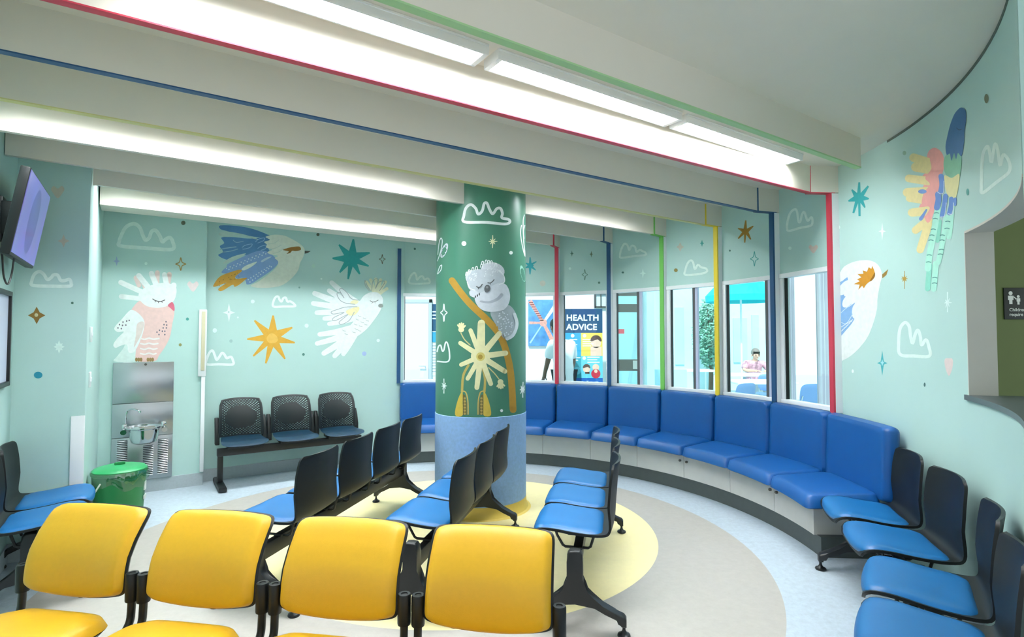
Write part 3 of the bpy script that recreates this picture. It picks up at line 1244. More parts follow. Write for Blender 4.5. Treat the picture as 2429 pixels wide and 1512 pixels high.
box(bm, (0, -0.14, 0.0), (0.10, 0.03, 0.26), 0, 0.004)
obj('bracket', bm, BLACKM, tv)
bm = B()
tube(bm, catmull([(0.17, -0.05, -0.22), (0.16, -0.06, -0.33), (0.20, -0.07, -0.40), (0.25, -0.08, -0.36), (0.24, -0.09, -0.26), (0.22, -0.10, -0.2)], 6), 0.005, 8)
obj('cable', bm, BLACKM, tv)

# framed notice on the left wall
nb = thing('notice_board', 'black framed notice on the left wall under the screen', 'notice board', W(SLEFT, 4.36, 1.49), math.atan2(-U.x, U.y))
bm = B()
for x, z, sx, sz in ((-0.33, 0, 0.03, 0.60), (0.33, 0, 0.03, 0.60), (0, 0.285, 0.69, 0.03), (0, -0.285, 0.69, 0.03)):
    box(bm, (x, 0.014, z), (sx, 0.028, sz), 0, 0.003)
obj('frame', bm, BLACKM, nb)
bm = B()
box(bm, (0, 0.008, 0), (0.64, 0.010, 0.55))
obj('panel', bm, mat('pale notice paper', 'cfd6ea', 0.4), nb)


# ---------------------------------------------------------------- lettering
def text_mesh(bm_to, s, size, bold=0.0, spacing=1.0, mi=0, M=None, depth=0.0008, align='LEFT'):
    cu = bpy.data.curves.new('lettering', 'FONT')
    cu.body = s
    cu.size = size
    cu.offset = bold
    cu.extrude = depth
    cu.space_character = spacing
    cu.align_x = align
    o = bpy.data.objects.new('lettering', cu)
    COL.objects.link(o)
    dg = bpy.context.evaluated_depsgraph_get()
    me = bpy.data.meshes.new_from_object(o.evaluated_get(dg))
    bpy.data.objects.remove(o)
    bpy.data.curves.remove(cu)
    n0 = len(bm_to.verts)
    f0 = len(bm_to.faces)
    bm_to.from_mesh(me)
    bm_to.verts.ensure_lookup_table()
    bm_to.faces.ensure_lookup_table()
    bmesh.ops.transform(bm_to, matrix=M, verts=bm_to.verts[n0:])
    for f in bm_to.faces[f0:]:
        f.material_index = mi
    bpy.data.meshes.remove(me)


UPR = Matrix(((1, 0, 0, 0), (0, 0, -1, 0), (0, 1, 0, 0), (0, 0, 0, 1)))      # text plane -> upright, facing -y
INK = mat('white ink', 'e9e4dc', 0.6)
sg0 = at(2380, 683, 3.505)
sg1 = at(2380, 758, 3.505)
hs = sg0.z - sg1.z
sg = thing('wall_sign', 'black sign with adult and child symbol on the olive wall', 'sign', (sg0.x, 3.51, sg1.z), 0)
bm = B()
box(bm, (0.15, -0.004, hs / 2), (0.30, 0.008, hs), 0, 0.002)
obj('plate', bm, mat('black sign plate', '23261d', 0.5), sg)
bm = B()
q = hs / 75.0
for cx_, top, hh, wd in ((15, 66, 30, 13), (33, 57, 22, 9)):
    g = bmesh.ops.create_circle(bm, cap_ends=True, segments=20, radius=0.16 * hh * q)
    bmesh.ops.transform(bm, matrix=Matrix.Translation((cx_ * q, -0.010, (top - 0.14 * hh) * q)) @ Matrix.Rotation(PI / 2, 4, 'X'), verts=g['verts'])
    prism_pts = [(cx_ - wd / 2, top - 0.33 * hh), (cx_ + wd / 2, top - 0.33 * hh), (cx_ + wd / 2, top - 0.68 * hh), (cx_ + wd * 0.30, top - 0.68 * hh), (cx_ + wd * 0.30, top - hh),
                 (cx_ - wd * 0.30, top - hh), (cx_ - wd * 0.30, top - 0.68 * hh), (cx_ - wd / 2, top - 0.68 * hh)]
    bm.faces.new([bm.verts.new((x * q, -0.010, z * q)) for x, z in prism_pts])
bm.faces.new([bm.verts.new((x * q, -0.010, z * q)) for x, z in ((20, 54), (22, 55), (30, 48), (29, 45))])
obj('symbol', bm, INK, sg, False)
bm = B()
text_mesh(bm, 'Children', 11 * q, 0.0003, 1, 0, Matrix.Translation((11 * q, -0.009, 19 * q)) @ UPR)
text_mesh(bm, 'require', 11 * q, 0.0003, 1, 0, Matrix.Translation((11 * q, -0.009, 8 * q)) @ UPR)
obj('lettering', bm, INK, sg, False)

# ================================================================ PAINTED MURALS
ON_C, ON_A, ON_B = on_plane(PC), on_plane(PA), on_plane(PB)
ON_R = on_cyl(CC, RW, False)
ON_COL = on_cyl(COLC, COLR, True)
PAINTS = {}


def paint(c):
    if c not in PAINTS:
        PAINTS[c] = mat('wall paint ' + c, c, 0.6, noise=0.05, nscale=30)
    return PAINTS[c]


def painting(name, surf, org, shapes, parent, label=None, step=0.0):
    """shapes in the units of a detail view: org = (x, y, scale)"""
    ox, oy, sc = org
    bm = B()
    cols = []
    lay = 0
    for sh in shapes:
        kind, col_ = sh[0], sh[1]
        if col_ not in cols:
            cols.append(col_)
        mi = cols.index(col_)
        tmp = B()
        if kind == 'f':
            pts = catmull([(x, y, 0) for x, y in sh[2]], 4, True)
            polys = [pts]
        elif kind == 'p':
            polys = [[Vector((x, y, 0)) for x, y in sh[2]]]
        elif kind == 'd':
            cx, cy, rx, ry = sh[2:6]
            rot = math.radians(sh[6]) if len(sh) > 6 else 0
            polys = [[Vector((cx + rx * math.cos(a) * math.cos(rot) - ry * math.sin(a) * math.sin(rot), cy + rx * math.cos(a) * math.sin(rot) + ry * math.sin(a) * math.cos(rot), 0))
                      for a in [2 * PI * i / 22 for i in range(22)]]]
        elif kind == 'star':
            cx, cy, inner, tips = sh[2:6]
            tips = sorted(tips, key=lambda t: math.atan2(t[1] - cy, t[0] - cx))
            ring = []
            for i, tp in enumerate(tips):
                nx_ = tips[(i + 1) % len(tips)]
                a0 = math.atan2(tp[1] - cy, tp[0] - cx)
                a1 = math.atan2(nx_[1] - cy, nx_[0] - cx)
                if a1 < a0:
                    a1 += 2 * PI
                am = (a0 + a1) / 2
                tx, ty = tp[0] - cx, tp[1] - cy
                tl = math.hypot(tx, ty)
                wv = min(7.0, tl * 0.06)
                px_, py_ = -ty / tl * wv, tx / tl * wv
                ring.append(Vector((tp[0] - px_, tp[1] - py_, 0)))
                ring.append(Vector((tp[0] + px_, tp[1] + py_, 0)))
                ring.append(Vector((cx + inner * math.cos(am), cy + inner * math.sin(am), 0)))
            polys = [ring]
        elif kind == 'four':
            cx, cy, rx, ry, inner = sh[2:7]
            polys = [[Vector((cx + (rx if i % 4 == 0 else (ry if i % 2 == 0 else inner)) * math.cos(PI / 4 * i), cy + (rx if i % 4 == 0 else (ry if i % 2 == 0 else inner)) * math.sin(PI / 4 * i), 0)) for i in range(8)]]
        elif kind == 's':
            width, pts, closed = sh[2], sh[3], (sh[4] if len(sh) > 4 else False)
            c = catmull([(x, y, 0) for x, y in pts], 6, closed)
            taper = sh[5] if len(sh) > 5 else None
            n = len(c)
            polys = []
            prev = None
            hw = []
            for i in range(n):
                q = i / max(n - 1, 1)
                hw.append(width / 2 * ((taper[0] + (taper[1] - taper[0]) * q) if taper else 1))
            L_, R_ = [], []
            for i in range(n):
                a = c[(i - 1) % n] if closed or i > 0 else c[0]
                b = c[(i + 1) % n] if closed or i < n - 1 else c[-1]
                d = b - a
                if d.length < 1e-6:
                    d = Vector((1, 0, 0))
                d.normalize()
                nn = Vector((-d.y, d.x, 0))
                L_.append(c[i] + nn * hw[i])
                R_.append(c[i] - nn * hw[i])
            for i in range(n if closed else n - 1):
                j = (i + 1) % n
                polys.append([L_[i], L_[j], R_[j], R_[i]])
            if not closed:
                for e, i in ((0, 0), (1, n - 1)):
                    polys.append([c[i] + Vector((hw[i] * math.cos(a), hw[i] * math.sin(a), 0)) for a in [2 * PI * k / 12 for k in range(12)]])
        for pl in polys:
            vs_ = [tmp.verts.new(p) for p in pl]
            try:
                tmp.faces.new(vs_)
            except ValueError:
                pass
        tmp.normal_update()
        if step > 0:
            xs = [v_.co.x for v_ in tmp.verts]
            x = min(xs) + step
            while x < max(xs):
                bmesh.ops.bisect_plane(tmp, geom=tmp.verts[:] + tmp.edges[:] + tmp.faces[:], plane_co=(x, 0, 0), plane_no=(1, 0, 0))
                x += step
        tmp.normal_update()
        bmesh.ops.triangulate(tmp, faces=tmp.faces[:])
        off = 0.0008 + lay * 0.00006
        base = {}
        for v_ in tmp.verts:
            base[v_] = bm.verts.new(surf(ox + v_.co.x / sc, oy + v_.co.y / sc, off))
        for f in tmp.faces:
            try:
                nf = bm.faces.new([base[v_] for v_ in f.verts])
                nf.material_index = mi
            except ValueError:
                pass
        tmp.free()
        lay += 1
    me = bpy.data.meshes.new(name)
    bm.to_mesh(me)
    bm.free()
    for c in cols:
        me.materials.append(paint(c))
    o = bpy.data.objects.new(name, me)
    COL.objects.link(o)
    o.parent = parent
    if label:
        o['label'] = label
    return o


def heart(cx, cy, r, rx=None):
    rx = rx or r
    return [(cx, cy + r), (cx - rx * 0.75, cy + r * 0.15), (cx - rx, cy - r * 0.4), (cx - rx * 0.6, cy - r * 0.85), (cx, cy - r * 0.45), (cx + rx * 0.6, cy - r * 0.85), (cx + rx, cy - r * 0.4), (cx + rx * 0.75, cy + r * 0.15)]


def outline4(cx, cy, rx, ry):
    k = 0.28
    return [(cx, cy - ry), (cx + rx * k, cy - ry * k), (cx + rx, cy), (cx + rx * k, cy + ry * k), (cx, cy + ry), (cx - rx * k, cy + ry * k), (cx - rx, cy), (cx - rx * k, cy - ry * k)]


V1 = (0, 300, 2.519)
CLW = 'e4f6ee'
# ---- pier
painting('painted_cloud', ON_C, V1, [('s', CLW, 20, [(195, 950), (190, 925), (205, 885), (235, 868), (262, 885), (282, 915), (305, 905), (320, 888), (345, 890), (362, 920), (385, 922), (415, 915), (425, 938), (415, 955), (300, 955)], True)], wall_c, 'white cloud outline')
painting('painted_star', ON_C, V1, [('four', '8a6a28', 219, 1130, 52, 52, 26), ('d', 'cfc9a0', 217, 1128, 11, 11)], wall_c, 'brown four-pointed star')
painting('painted_star', ON_C, V1, [('four', 'dcf3ea', 353, 1318, 34, 40, 16), ('star', 'dcf3ea', 353, 1318, 12, [(333, 1298), (373, 1298), (333, 1338), (373, 1338)])], wall_c, 'pale star')
painting('painted_dot', ON_C, V1, [('d', '2089a0', 228, 1487, 26, 20)], wall_c, 'teal dot')
painting('painted_dot', ON_C, V1, [('d', '3f6f60', 432, 1056, 8, 7)], wall_c)
painting('painted_heart', ON_C, V1, [('f', 'cdc9b8', heart(345, 390, 40))], wall_c)
painting('painted_star', ON_C, V1, [('four', 'cfcab9', 380, 685, 36, 40, 16)], wall_c)
# ---- recess wall
painting('painted_cloud', ON_A, V1, [('s', CLW, 22, [(722, 715), (712, 690), (730, 640), (755, 600), (800, 582), (835, 605), (855, 655), (870, 680), (892, 665), (905, 630), (930, 622), (955, 655), (970, 690), (990, 675), (1015, 665), (1032, 690), (1028, 735), (880, 728)], True)], wall_a, 'white cloud outline')
painting('painted_star', ON_A, V1, [('four', 'a3b4d6', 697, 806, 20, 30, 9)], wall_a, 'lilac star')
painting('painted_star', ON_A, V1, [('s', 'a58a4c', 6, outline4(1080, 823, 30, 38), True)], wall_a, 'gold outlined star')
painting('painted_heart', ON_A, V1, [('f', 'ead8d6', heart(1153, 955, 34))], wall_a, 'pale pink heart')
for x, y, r, c in ((1095, 577, 13, '5d6650'), (1120, 1152, 9, '4a9a94'), (1077, 1306, 9, '8a8a58'), (872, 820, 9, 'dff5ee')):
    painting('painted_dot', ON_A, V1, [('d', c, x, y, r, r)], wall_a)
G_W = 'f2f7f4'
gal = [('f', 'dff0ea', [(760, 1290), (830, 1290), (815, 1404), (684, 1405), (700, 1375), (735, 1330)]),
       ('f', 'f0cbc4', [(785, 1110), (800, 1075), (840, 1040), (900, 1050), (960, 1075), (1020, 1070), (1042, 1110), (1030, 1180), (1015, 1260), (985, 1320), (950, 1370), (925, 1403), (820, 1403), (812, 1340), (825, 1250), (812, 1180)]),
       ('f', G_W, [(790, 1097), (830, 1120), (862, 1165), (855, 1230), (830, 1300), (800, 1350), (768, 1350), (758, 1305), (720, 1312), (690, 1325), (677, 1305), (700, 1268), (740, 1228), (705, 1230), (684, 1215), (690, 1193), (730, 1150), (765, 1110)]),
       ('f', 'e8d9d2', [(820, 1180), (860, 1170), (850, 1230), (820, 1290), (800, 1320), (812, 1250)])]
for y in (1268, 1298, 1328, 1358):
    gal.append(('s', 'f6ece8', 9, [(840, y), (865, y + 5), (890, y - 2), (915, y + 4), (950 - (y - 1268) * 0.2, y)]))
gal += [('s', 'efd8d2', 30, [(885, 1000), (850, 915)], False), ('s', 'efd8d2', 30, [(935, 980), (940, 875)]), ('s', 'efd8d2', 30, [(1000, 960), (1012, 885)]), ('s', 'efd8d2', 28, [(830, 950), (812, 905)])]
for a, b, w_ in (((870, 1000), (722, 933), 31), ((860, 1032), (724, 1017), 29), ((905, 985), (830, 893), 33), ((945, 975), (905, 880), 33), ((1000, 970), (983, 887), 31), ((1030, 985), (1038, 950), 34)):
    gal.append(('s', G_W, w_, [a, ((a[0] + b[0]) / 2, (a[1] + b[1]) / 2), b]))
gal += [('f', G_W, [(830, 1000), (860, 968), (920, 945), (990, 935), (1045, 955), (1055, 990), (1040, 1040), (1000, 1073), (940, 1085), (880, 1075), (845, 1050), (830, 1025)]),
        ('s', '4a4648', 5, [(913, 1032), (930, 1042), (958, 1047), (985, 1038)]), ('s', '4a4648', 4, [(930, 1042), (926, 1050)]), ('s', '4a4648', 4, [(948, 1046), (947, 1055)]), ('s', '4a4648', 4, [(966, 1045), (969, 1053)]),
        ('f', 'd4687e', [(1003, 1070), (1028, 1050), (1042, 1075), (1041, 1104), (1020, 1087)])]
for x, y in ((735, 1170), (757, 1164), (772, 1160), (714, 1185), (732, 1190), (752, 1188), (705, 1205), (725, 1209), (992, 1168), (980, 1185), (996, 1188), (975, 1205), (994, 1205), (953, 1219), (970, 1225), (985, 1225), (938, 1230), (985, 1245), (950, 1245)):
    gal.append(('d', '6d6270', x, y, 4.2, 5))
for cx in (829, 898):
    for dx in (-14, 0, 14):
        gal.append(('d', '9a7b4c', cx + dx, 1394, 8, 12))
painting('painted_bird', ON_A, V1, gal, wall_a, 'pink and white cockatoo perched above the drinking fountain')
# ---- bird mural wall
V3 = (450, 500, 3.78)
BL1, BL2, CR = '4d80b0', '86a6d6', 'e6e9da'
bird = [('f', BL1, [(275, 132), (430, 138), (560, 163), (660, 198), (705, 225), (620, 238), (540, 228), (430, 207), (330, 182), (275, 165)]),
        ('f', BL1, [(285, 240), (400, 238), (520, 250), (610, 245), (700, 215), (745, 260), (705, 330), (725, 380), (720, 430), (600, 440), (500, 400), (400, 430), (330, 440), (255, 400), (300, 370), (270, 320), (310, 290)]),
        ('f', BL2, [(340, 480), (420, 440), (520, 395), (620, 360), (700, 370), (765, 420), (795, 462), (762, 510), (700, 560), (620, 612), (560, 652), (512, 662), (503, 632), (470, 602), (430, 612), (408, 585), (470, 545), (380, 562), (300, 562), (288, 545), (330, 505)]),
        ('f', 'b9cfc8', [(258, 205), (330, 187), (450, 205), (560, 235), (622, 262), (520, 243), (400, 237), (290, 233)]),
        ('f', 'c6d8cf', [(303, 465), (380, 415), (500, 383), (470, 410), (400, 440), (320, 472)]),
        ('s', '9fbfd0', 9, [(275, 347), (340, 335), (415, 325)]), ('s', '9fbfd0', 7, [(300, 372), (370, 362), (430, 345)]), ('s', '9dbcd2', 6, [(390, 265), (420, 285), (480, 275)]),
        ('f', 'e9efe6', [(465, 525), (500, 495), (560, 470), (605, 458), (560, 500), (490, 535)]), ('f', 'c9d9e8', [(640, 450), (690, 420), (735, 412), (700, 435), (650, 462)]),
        ('s', '9dc0de', 6, [(470, 330), (500, 310), (560, 300), (540, 330), (490, 345), (475, 345)]), ('s', '9dc0de', 6, [(590, 280), (620, 255), (670, 245), (660, 270), (610, 290)]), ('s', '9dc0de', 6, [(610, 340), (640, 320), (690, 310), (680, 340), (640, 355)]),
        ('f', 'd79f3c', [(213, 668), (270, 592), (380, 547), (450, 530), (465, 545), (412, 588), (420, 612), (512, 602), (490, 627), (440, 667), (402, 683), (385, 665), (300, 715), (266, 720), (260, 697), (330, 647), (230, 682)])]
for i in range(11):
    bird.append(('d', 'dce8f2', 330 + i * 33, 518 - i * 14, 6, 6))
    bird.append(('d', 'dce8f2', 352 + i * 33, 528 - i * 14, 6, 6))
for i in range(9):
    bird.append(('d', 'dce8f2', 540 + i * 24, 640 - i * 17, 6, 6))
    bird.append(('d', 'dce8f2', 525 + i * 24, 618 - i * 15, 6, 6))
rr = random.Random(5)
for i in range(18):
    q = rr.random()
    bird.append(('d', '8a6422', 265 + q * 180, 640 - q * 80 + rr.uniform(-14, 40), 3.5, 3.5))
bird += [('f', CR, [(680, 235), (760, 216), (850, 225), (930, 262), (1000, 308), (1031, 350), (1020, 410), (990, 470), (970, 540), (900, 620), (820, 672), (720, 691), (600, 691), (548, 672), (620, 632), (720, 560), (782, 500), (792, 455), (762, 425), (790, 405), (722, 392), (697, 372), (740, 350), (684, 330), (692, 305), (668, 280), (720, 262)]),
         ('s', 'cdd8cc', 5, [(700, 300), (760, 290), (800, 262)]), ('s', 'cdd8cc', 5, [(720, 345), (770, 335), (820, 310)]), ('s', 'cdd8cc', 5, [(745, 385), (800, 370), (845, 335)]),
         ('f', '8f6420', [(836, 352), (880, 335), (930, 325), (985, 323), (996, 352), (950, 363), (920, 360), (900, 380), (868, 386), (888, 366)]),
         ('p', '5a5a50', [(1031, 360), (1085, 362), (1060, 380), (1031, 386)])]
painting('painted_bird', ON_B, V3, bird, wall_b, 'blue and cream flying bird with gold tail')
painting('painted_star', ON_B, V3, [('star', '2a9c9c', 1450, 430, 72, [(1468, 255), (1338, 305), (1280, 428), (1345, 555), (1420, 615), (1525, 570), (1605, 498), (1615, 378)])], wall_b, 'large teal star')
painting('painted_star', ON_B, V3, [('s', '6c6a55', 6, outline4(1727, 435, 27, 42), True)], wall_b)
painting('painted_star', ON_B, V3, [('star', 'dba63a', 738, 1142, 82, [(748, 940), (580, 985), (515, 1153), (570, 1305), (682, 1370), (855, 1330), (942, 1185), (920, 1048)]), ('f', 'e6b95a', [(690, 1140), (730, 1100), (775, 1120), (790, 1165), (750, 1190), (705, 1180)])], wall_b, 'large gold star')
WH = 'f4fcfa'
coc = []
for tx, ty, bx, by, w_ in ((1272, 645, 1500, 830, 40), (1250, 718, 1480, 850, 40), (1120, 742, 1470, 860, 44), (1108, 832, 1450, 865, 42), (1140, 915, 1450, 890, 42), (1210, 968, 1460, 930, 40), (1250, 1015, 1480, 960, 36)):
    coc.append(('s', WH, w_, [(tx, ty), ((tx + bx) / 2, (ty + by) / 2 + 8), (bx, by)], False, (1.0, 1.6)))
for tx, ty, bx, by, w_ in ((1165, 1110, 1440, 1060, 40), (1142, 1192, 1440, 1100, 40), (1203, 1280, 1440, 1120, 44), (1300, 1303, 1450, 1120, 44), (1378, 1285, 1470, 1120, 42)):
    coc.append(('s', WH, w_, [(tx, ty), ((tx + bx) / 2, (ty + by) / 2 + 6), (bx, by)], False, (1.0, 1.6)))
for tx, ty in ((1585, 640), (1622, 622), (1668, 614), (1712, 620), (1755, 640), (1768, 700)):
    coc.append(('s', 'f0efd0', 28, [(tx, ty), ((tx + 1680) / 2, (ty + 760) / 2), (1680, 770)], False, (1, 0.9)))
coc += [('f', WH, [(1450, 850), (1520, 815), (1560, 765), (1620, 733), (1690, 738), (1733, 790), (1724, 850), (1702, 910), (1640, 1000), (1580, 1070), (1500, 1130), (1440, 1160), (1395, 1120), (1415, 1060), (1470, 990), (1480, 920)]),
        ('f', 'f7ebb8', [(1400, 905), (1440, 880), (1510, 860), (1520, 890), (1480, 935), (1430, 940)]), ('f', 'f7efc8', [(1440, 820), (1480, 800), (1515, 815), (1490, 840), (1455, 840)]),
        ('s', 'aab4b6', 6, [(1520, 803), (1450, 790), (1410, 735), (1365, 700), (1345, 715), (1385, 785), (1350, 738), (1320, 745), (1345, 800), (1400, 830), (1480, 840)]),
        ('s', 'aab4b6', 6, [(1500, 862), (1400, 865), (1330, 885), (1270, 908), (1290, 928), (1385, 913), (1300, 955), (1280, 978), (1310, 985), (1420, 930), (1350, 990), (1340, 1012), (1365, 1020), (1430, 985), (1475, 910)]),
        ('s', 'b4bab0', 6, [(1610, 720), (1575, 670), (1572, 625), (1600, 690), (1630, 715), (1640, 640), (1670, 610), (1690, 625), (1665, 700), (1700, 640), (1750, 640), (1700, 720)]),
        ('s', '7d8482', 6, [(1618, 808), (1640, 820), (1665, 815), (1690, 803)]), ('s', '7d8482', 4, [(1640, 820), (1634, 832)]), ('s', '7d8482', 4, [(1660, 817), (1662, 830)]),
        ('d', '8b938f', 1713, 853, 22, 17)]
for x, y in ((1520, 945), (1565, 965), (1500, 975), (1545, 1000), (1590, 985), (1485, 1020), (1530, 1035), (1575, 1020), (1490, 1060), (1470, 1090), (1520, 1075), (1380, 1075), (1400, 1105)):
    coc.append(('s', 'c4cdca', 5, [(x - 10, y - 4), (x, y + 3), (x + 16, y + 6)]))
painting('painted_bird', ON_B, V3, coc, wall_b, 'white flying cockatoo with cream crest')
painting('painted_cloud', ON_B, V3, [('s', 'f2fbf9', 20, [(752, 860), (752, 812), (772, 775), (795, 772), (806, 800), (824, 815), (840, 785), (862, 782), (876, 815), (905, 815), (940, 842), (938, 858), (840, 860)], True)], wall_b, 'small white cloud outline')
painting('painted_cloud', ON_B, V3, [('s', 'f2fbf9', 23, [(152, 1378), (157, 1320), (182, 1267), (207, 1258), (227, 1305), (242, 1338), (266, 1310), (290, 1277), (312, 1292), (332, 1322), (370, 1312), (388, 1345), (383, 1380), (260, 1378)], True)], wall_b, 'white cloud outline beside the chair row')
painting('painted_star', ON_B, V3, [('four', 'f0faf8', 352, 915, 56, 84, 20), ('d', 'b9d5d6', 350, 910, 7, 7)], wall_b, 'white four-pointed star')
for x, y, r, c in ((565, 815, 17, 'e2f6f4'), (225, 1075, 20, 'e2f6f4'), (1048, 1032, 18, 'e2f6f4'), (1690, 1165, 15, 'e8f8f6'), (1565, 1283, 20, 'a9bfe2'), (1020, 1290, 12, '4d8078'), (983, 690, 8, '7aa39b'), (370, 1170, 15, 'a4c6c4'), (1110, 497, 16, 'bfe0d2'), (1150, 215, 14, '6f705a'), (1180, 612, 9, 'dff3ee'), (432, 958, 8, 'dff3ee')):
    painting('painted_dot', ON_B, V3, [('d', c, x, y, r, r)], wall_b)

# ---- band above the windows
VW = (1430, 560, 3.4357)
V6 = (1750, 380, 4.724)
VH = (1230, 600, 4.58)
V5 = (920, 540, 3.779)
painting('painted_cloud', ON_R, VW, [('s', CLW, 17, [(150, 178), (140, 155), (150, 110), (175, 65), (200, 75), (215, 115), (235, 80), (262, 90), (275, 130), (300, 115), (325, 125), (345, 135), (345, 155), (240, 167)], True)], wall_up, 'white cloud outline')
painting('painted_cloud', ON_R, VW, [('s', CLW, 17, [(675, 318), (672, 280), (690, 225), (715, 200), (735, 215), (750, 270), (775, 235), (800, 255), (840, 265), (848, 290), (800, 308)], True)], wall_up, 'white cloud outline')
painting('painted_cloud', ON_R, V6, [('s', CLW, 26, [(575, 793), (552, 760), (560, 680), (590, 590), (640, 552), (665, 580), (680, 685), (700, 690), (720, 612), (745, 582), (770, 650), (787, 680), (825, 640), (838, 690), (815, 735), (700, 760)], True)], wall_up, 'white cloud outline')
painting('painted_cloud', ON_R, V5, [('s', CLW, 18, [(198, 500), (203, 440), (235, 407), (254, 430), (262, 468), (285, 445), (310, 437), (330, 465), (360, 457), (376, 488), (350, 501)], True)], wall_up, 'white cloud outline')
painting('painted_star', ON_R, V6, [('star', '9a7424', 85, 800, 36, [(90, 675), (2, 765), (5, 880), (78, 925), (146, 890), (174, 740)])], wall_up, 'brown star')
painting('painted_star', ON_R, VW, [('s', '3f9a96', 6, outline4(1235, 187, 32, 60), True)], wall_up, 'teal outlined star')
painting('painted_star', ON_R, VW, [('four', '3f9c98', 808, 60, 18, 30, 9)], wall_up, 'teal star')
painting('painted_star', ON_R, VW, [('four', 'd9f2ea', 326, 305, 28, 40, 11)], wall_up, 'white star')
painting('painted_star', ON_R, VW, [('four', 'cdc9bd', 630, 90, 32, 38, 18)], wall_up)
painting('painted_heart', ON_R, VW, [('f', 'd6c3b9', heart(1715, 104, 38))], wall_up, 'faint pink heart')
painting('painted_star', ON_R, VH, [('star', '35aebc', 128, 140, 30, [(125, 48), (78, 110), (75, 165), (125, 235), (187, 190), (165, 135), (195, 95)])], wall_up, 'teal star beside the column')
painting('painted_star', ON_R, VH, [('s', '567f70', 6, outline4(720, 238, 30, 58), True)], wall_up)
painting('painted_star', ON_R, VH, [('four', '567f70', 580, 8, 20, 34, 9)], wall_up)
painting('painted_star', ON_R, VH, [('four', '6a7a5e', 790, 15, 20, 36, 9)], wall_up)
for v_, x, y, r, c in ((VW, 165, 298, 8, '4f776c'), (VW, 595, 280, 15, '8f7f42'), (VW, 1035, 120, 8, '3f6f66'), (VW, 1525, 100, 14, 'd9f2ea'), (VH, 558, 172, 15, 'd9f2ea'), (VH, 875, 325, 12, '5f8a7c'), (VH, 1130, 214, 10, '3f6f66'), (VH, 262, 332, 32, 'd2d4c8'), (V5, 242, 192, 10, '3f6f66')):
    painting('painted_dot', ON_R, v_, [('d', c, x, y, r, r)], wall_up)

# ---- right mural wall
V8 = (1950, 200, 2.699)
V9 = (1940, 560, 3.0245)
painting('painted_star', ON_R, V8, [('star', '2f9ea2', 236, 728, 34, [(238, 628), (296, 652), (300, 733), (275, 790), (240, 845), (200, 825), (168, 748), (190, 675)])], wall_r, 'teal star', 12)
painting('painted_star', ON_R, V8, [('four', 'eaf8f4', 385, 942, 24, 58, 9)], wall_r, 'white four-pointed star')
painting('painted_star', ON_R, V8, [('s', 'a88a3c', 4, [(527, 1197), (527, 1310)]), ('star', 'b08f34', 527, 1246, 10, [(527, 1215), (510, 1232), (506, 1248), (514, 1264), (527, 1275), (541, 1262), (548, 1246), (541, 1230)])], wall_r, 'small gold star')
painting('painted_star', ON_R, V8, [('star', 'e2f5f2', 803, 1397, 10, [(803, 1330), (788, 1380), (783, 1402), (792, 1430), (803, 1460), (814, 1425), (830, 1400), (816, 1372)])], wall_r, 'white star')
painting('painted_star', ON_R, V9, [('four', '45adb4', 462, 913, 37, 92, 16), ('four', 'a9dfe2', 462, 910, 14, 26, 8)], wall_r, 'teal star below the gold-faced bird')
painting('painted_cloud', ON_R, V8, [('s', CLW, 21, [(1028, 695), (1020, 650), (1022, 560), (1030, 450), (1058, 397), (1072, 430), (1085, 500), (1106, 385), (1124, 420), (1140, 520), (1160, 452), (1195, 490), (1198, 560), (1120, 625)], True)], wall_r, 'tall white cloud outline')
painting('painted_cloud', ON_R, V9, [('s', CLW, 23, [(590, 850), (580, 760), (590, 665), (625, 622), (655, 650), (665, 720), (680, 770), (700, 702), (718, 677), (735, 720), (744, 783), (775, 745), (795, 790), (800, 862), (690, 862)], True)], wall_r, 'white cloud outline near the hatch')
painting('painted_heart', ON_R, V9, [('f', 'e6d3cf', [(940, 1005), (918, 960), (908, 905), (915, 880), (940, 878), (962, 880), (970, 905), (962, 960)])], wall_r, 'pale pink heart', 8)
for v_, x, y, rx, ry, c in ((V8, 105, 916, 11, 13, 'e6f7f2'), (V8, 932, 690, 9, 22, '4a958f'), (V9, 766, 1068, 7, 15, '3f6a68'), (V9, 250, 971, 8, 13, 'f0fbf8'), (V8, 1052, 92, 14, 30, '6d7358'), (V8, 527, 440, 12, 14, '94b8a4')):
    painting('painted_dot', ON_R, v_, [('d', c, x, y, rx, ry)], wall_r)
par = [('f', 'f2a8a2', [(672, 465), (690, 420), (730, 408), (772, 448), (783, 520), (762, 600), (742, 700), (722, 800), (695, 872), (668, 892), (648, 860), (672, 800), (620, 795), (640, 740), (610, 700), (650, 650), (640, 590), (690, 540)])]
for a, b, w_ in (((690, 505), (585, 470), 52), ((680, 540), (600, 530), 60), ((680, 620), (555, 603), 46), ((680, 690), (545, 693), 56), ((680, 745), (560, 730), 44), ((690, 810), (575, 822), 50), ((680, 870), (598, 935), 44), ((680, 900), (628, 1060), 44)):
    par.append(('s', 'eedca0', w_ + 16, [a, ((a[0] + b[0]) / 2, (a[1] + b[1]) / 2), b], False, (0.9, 0.8)))
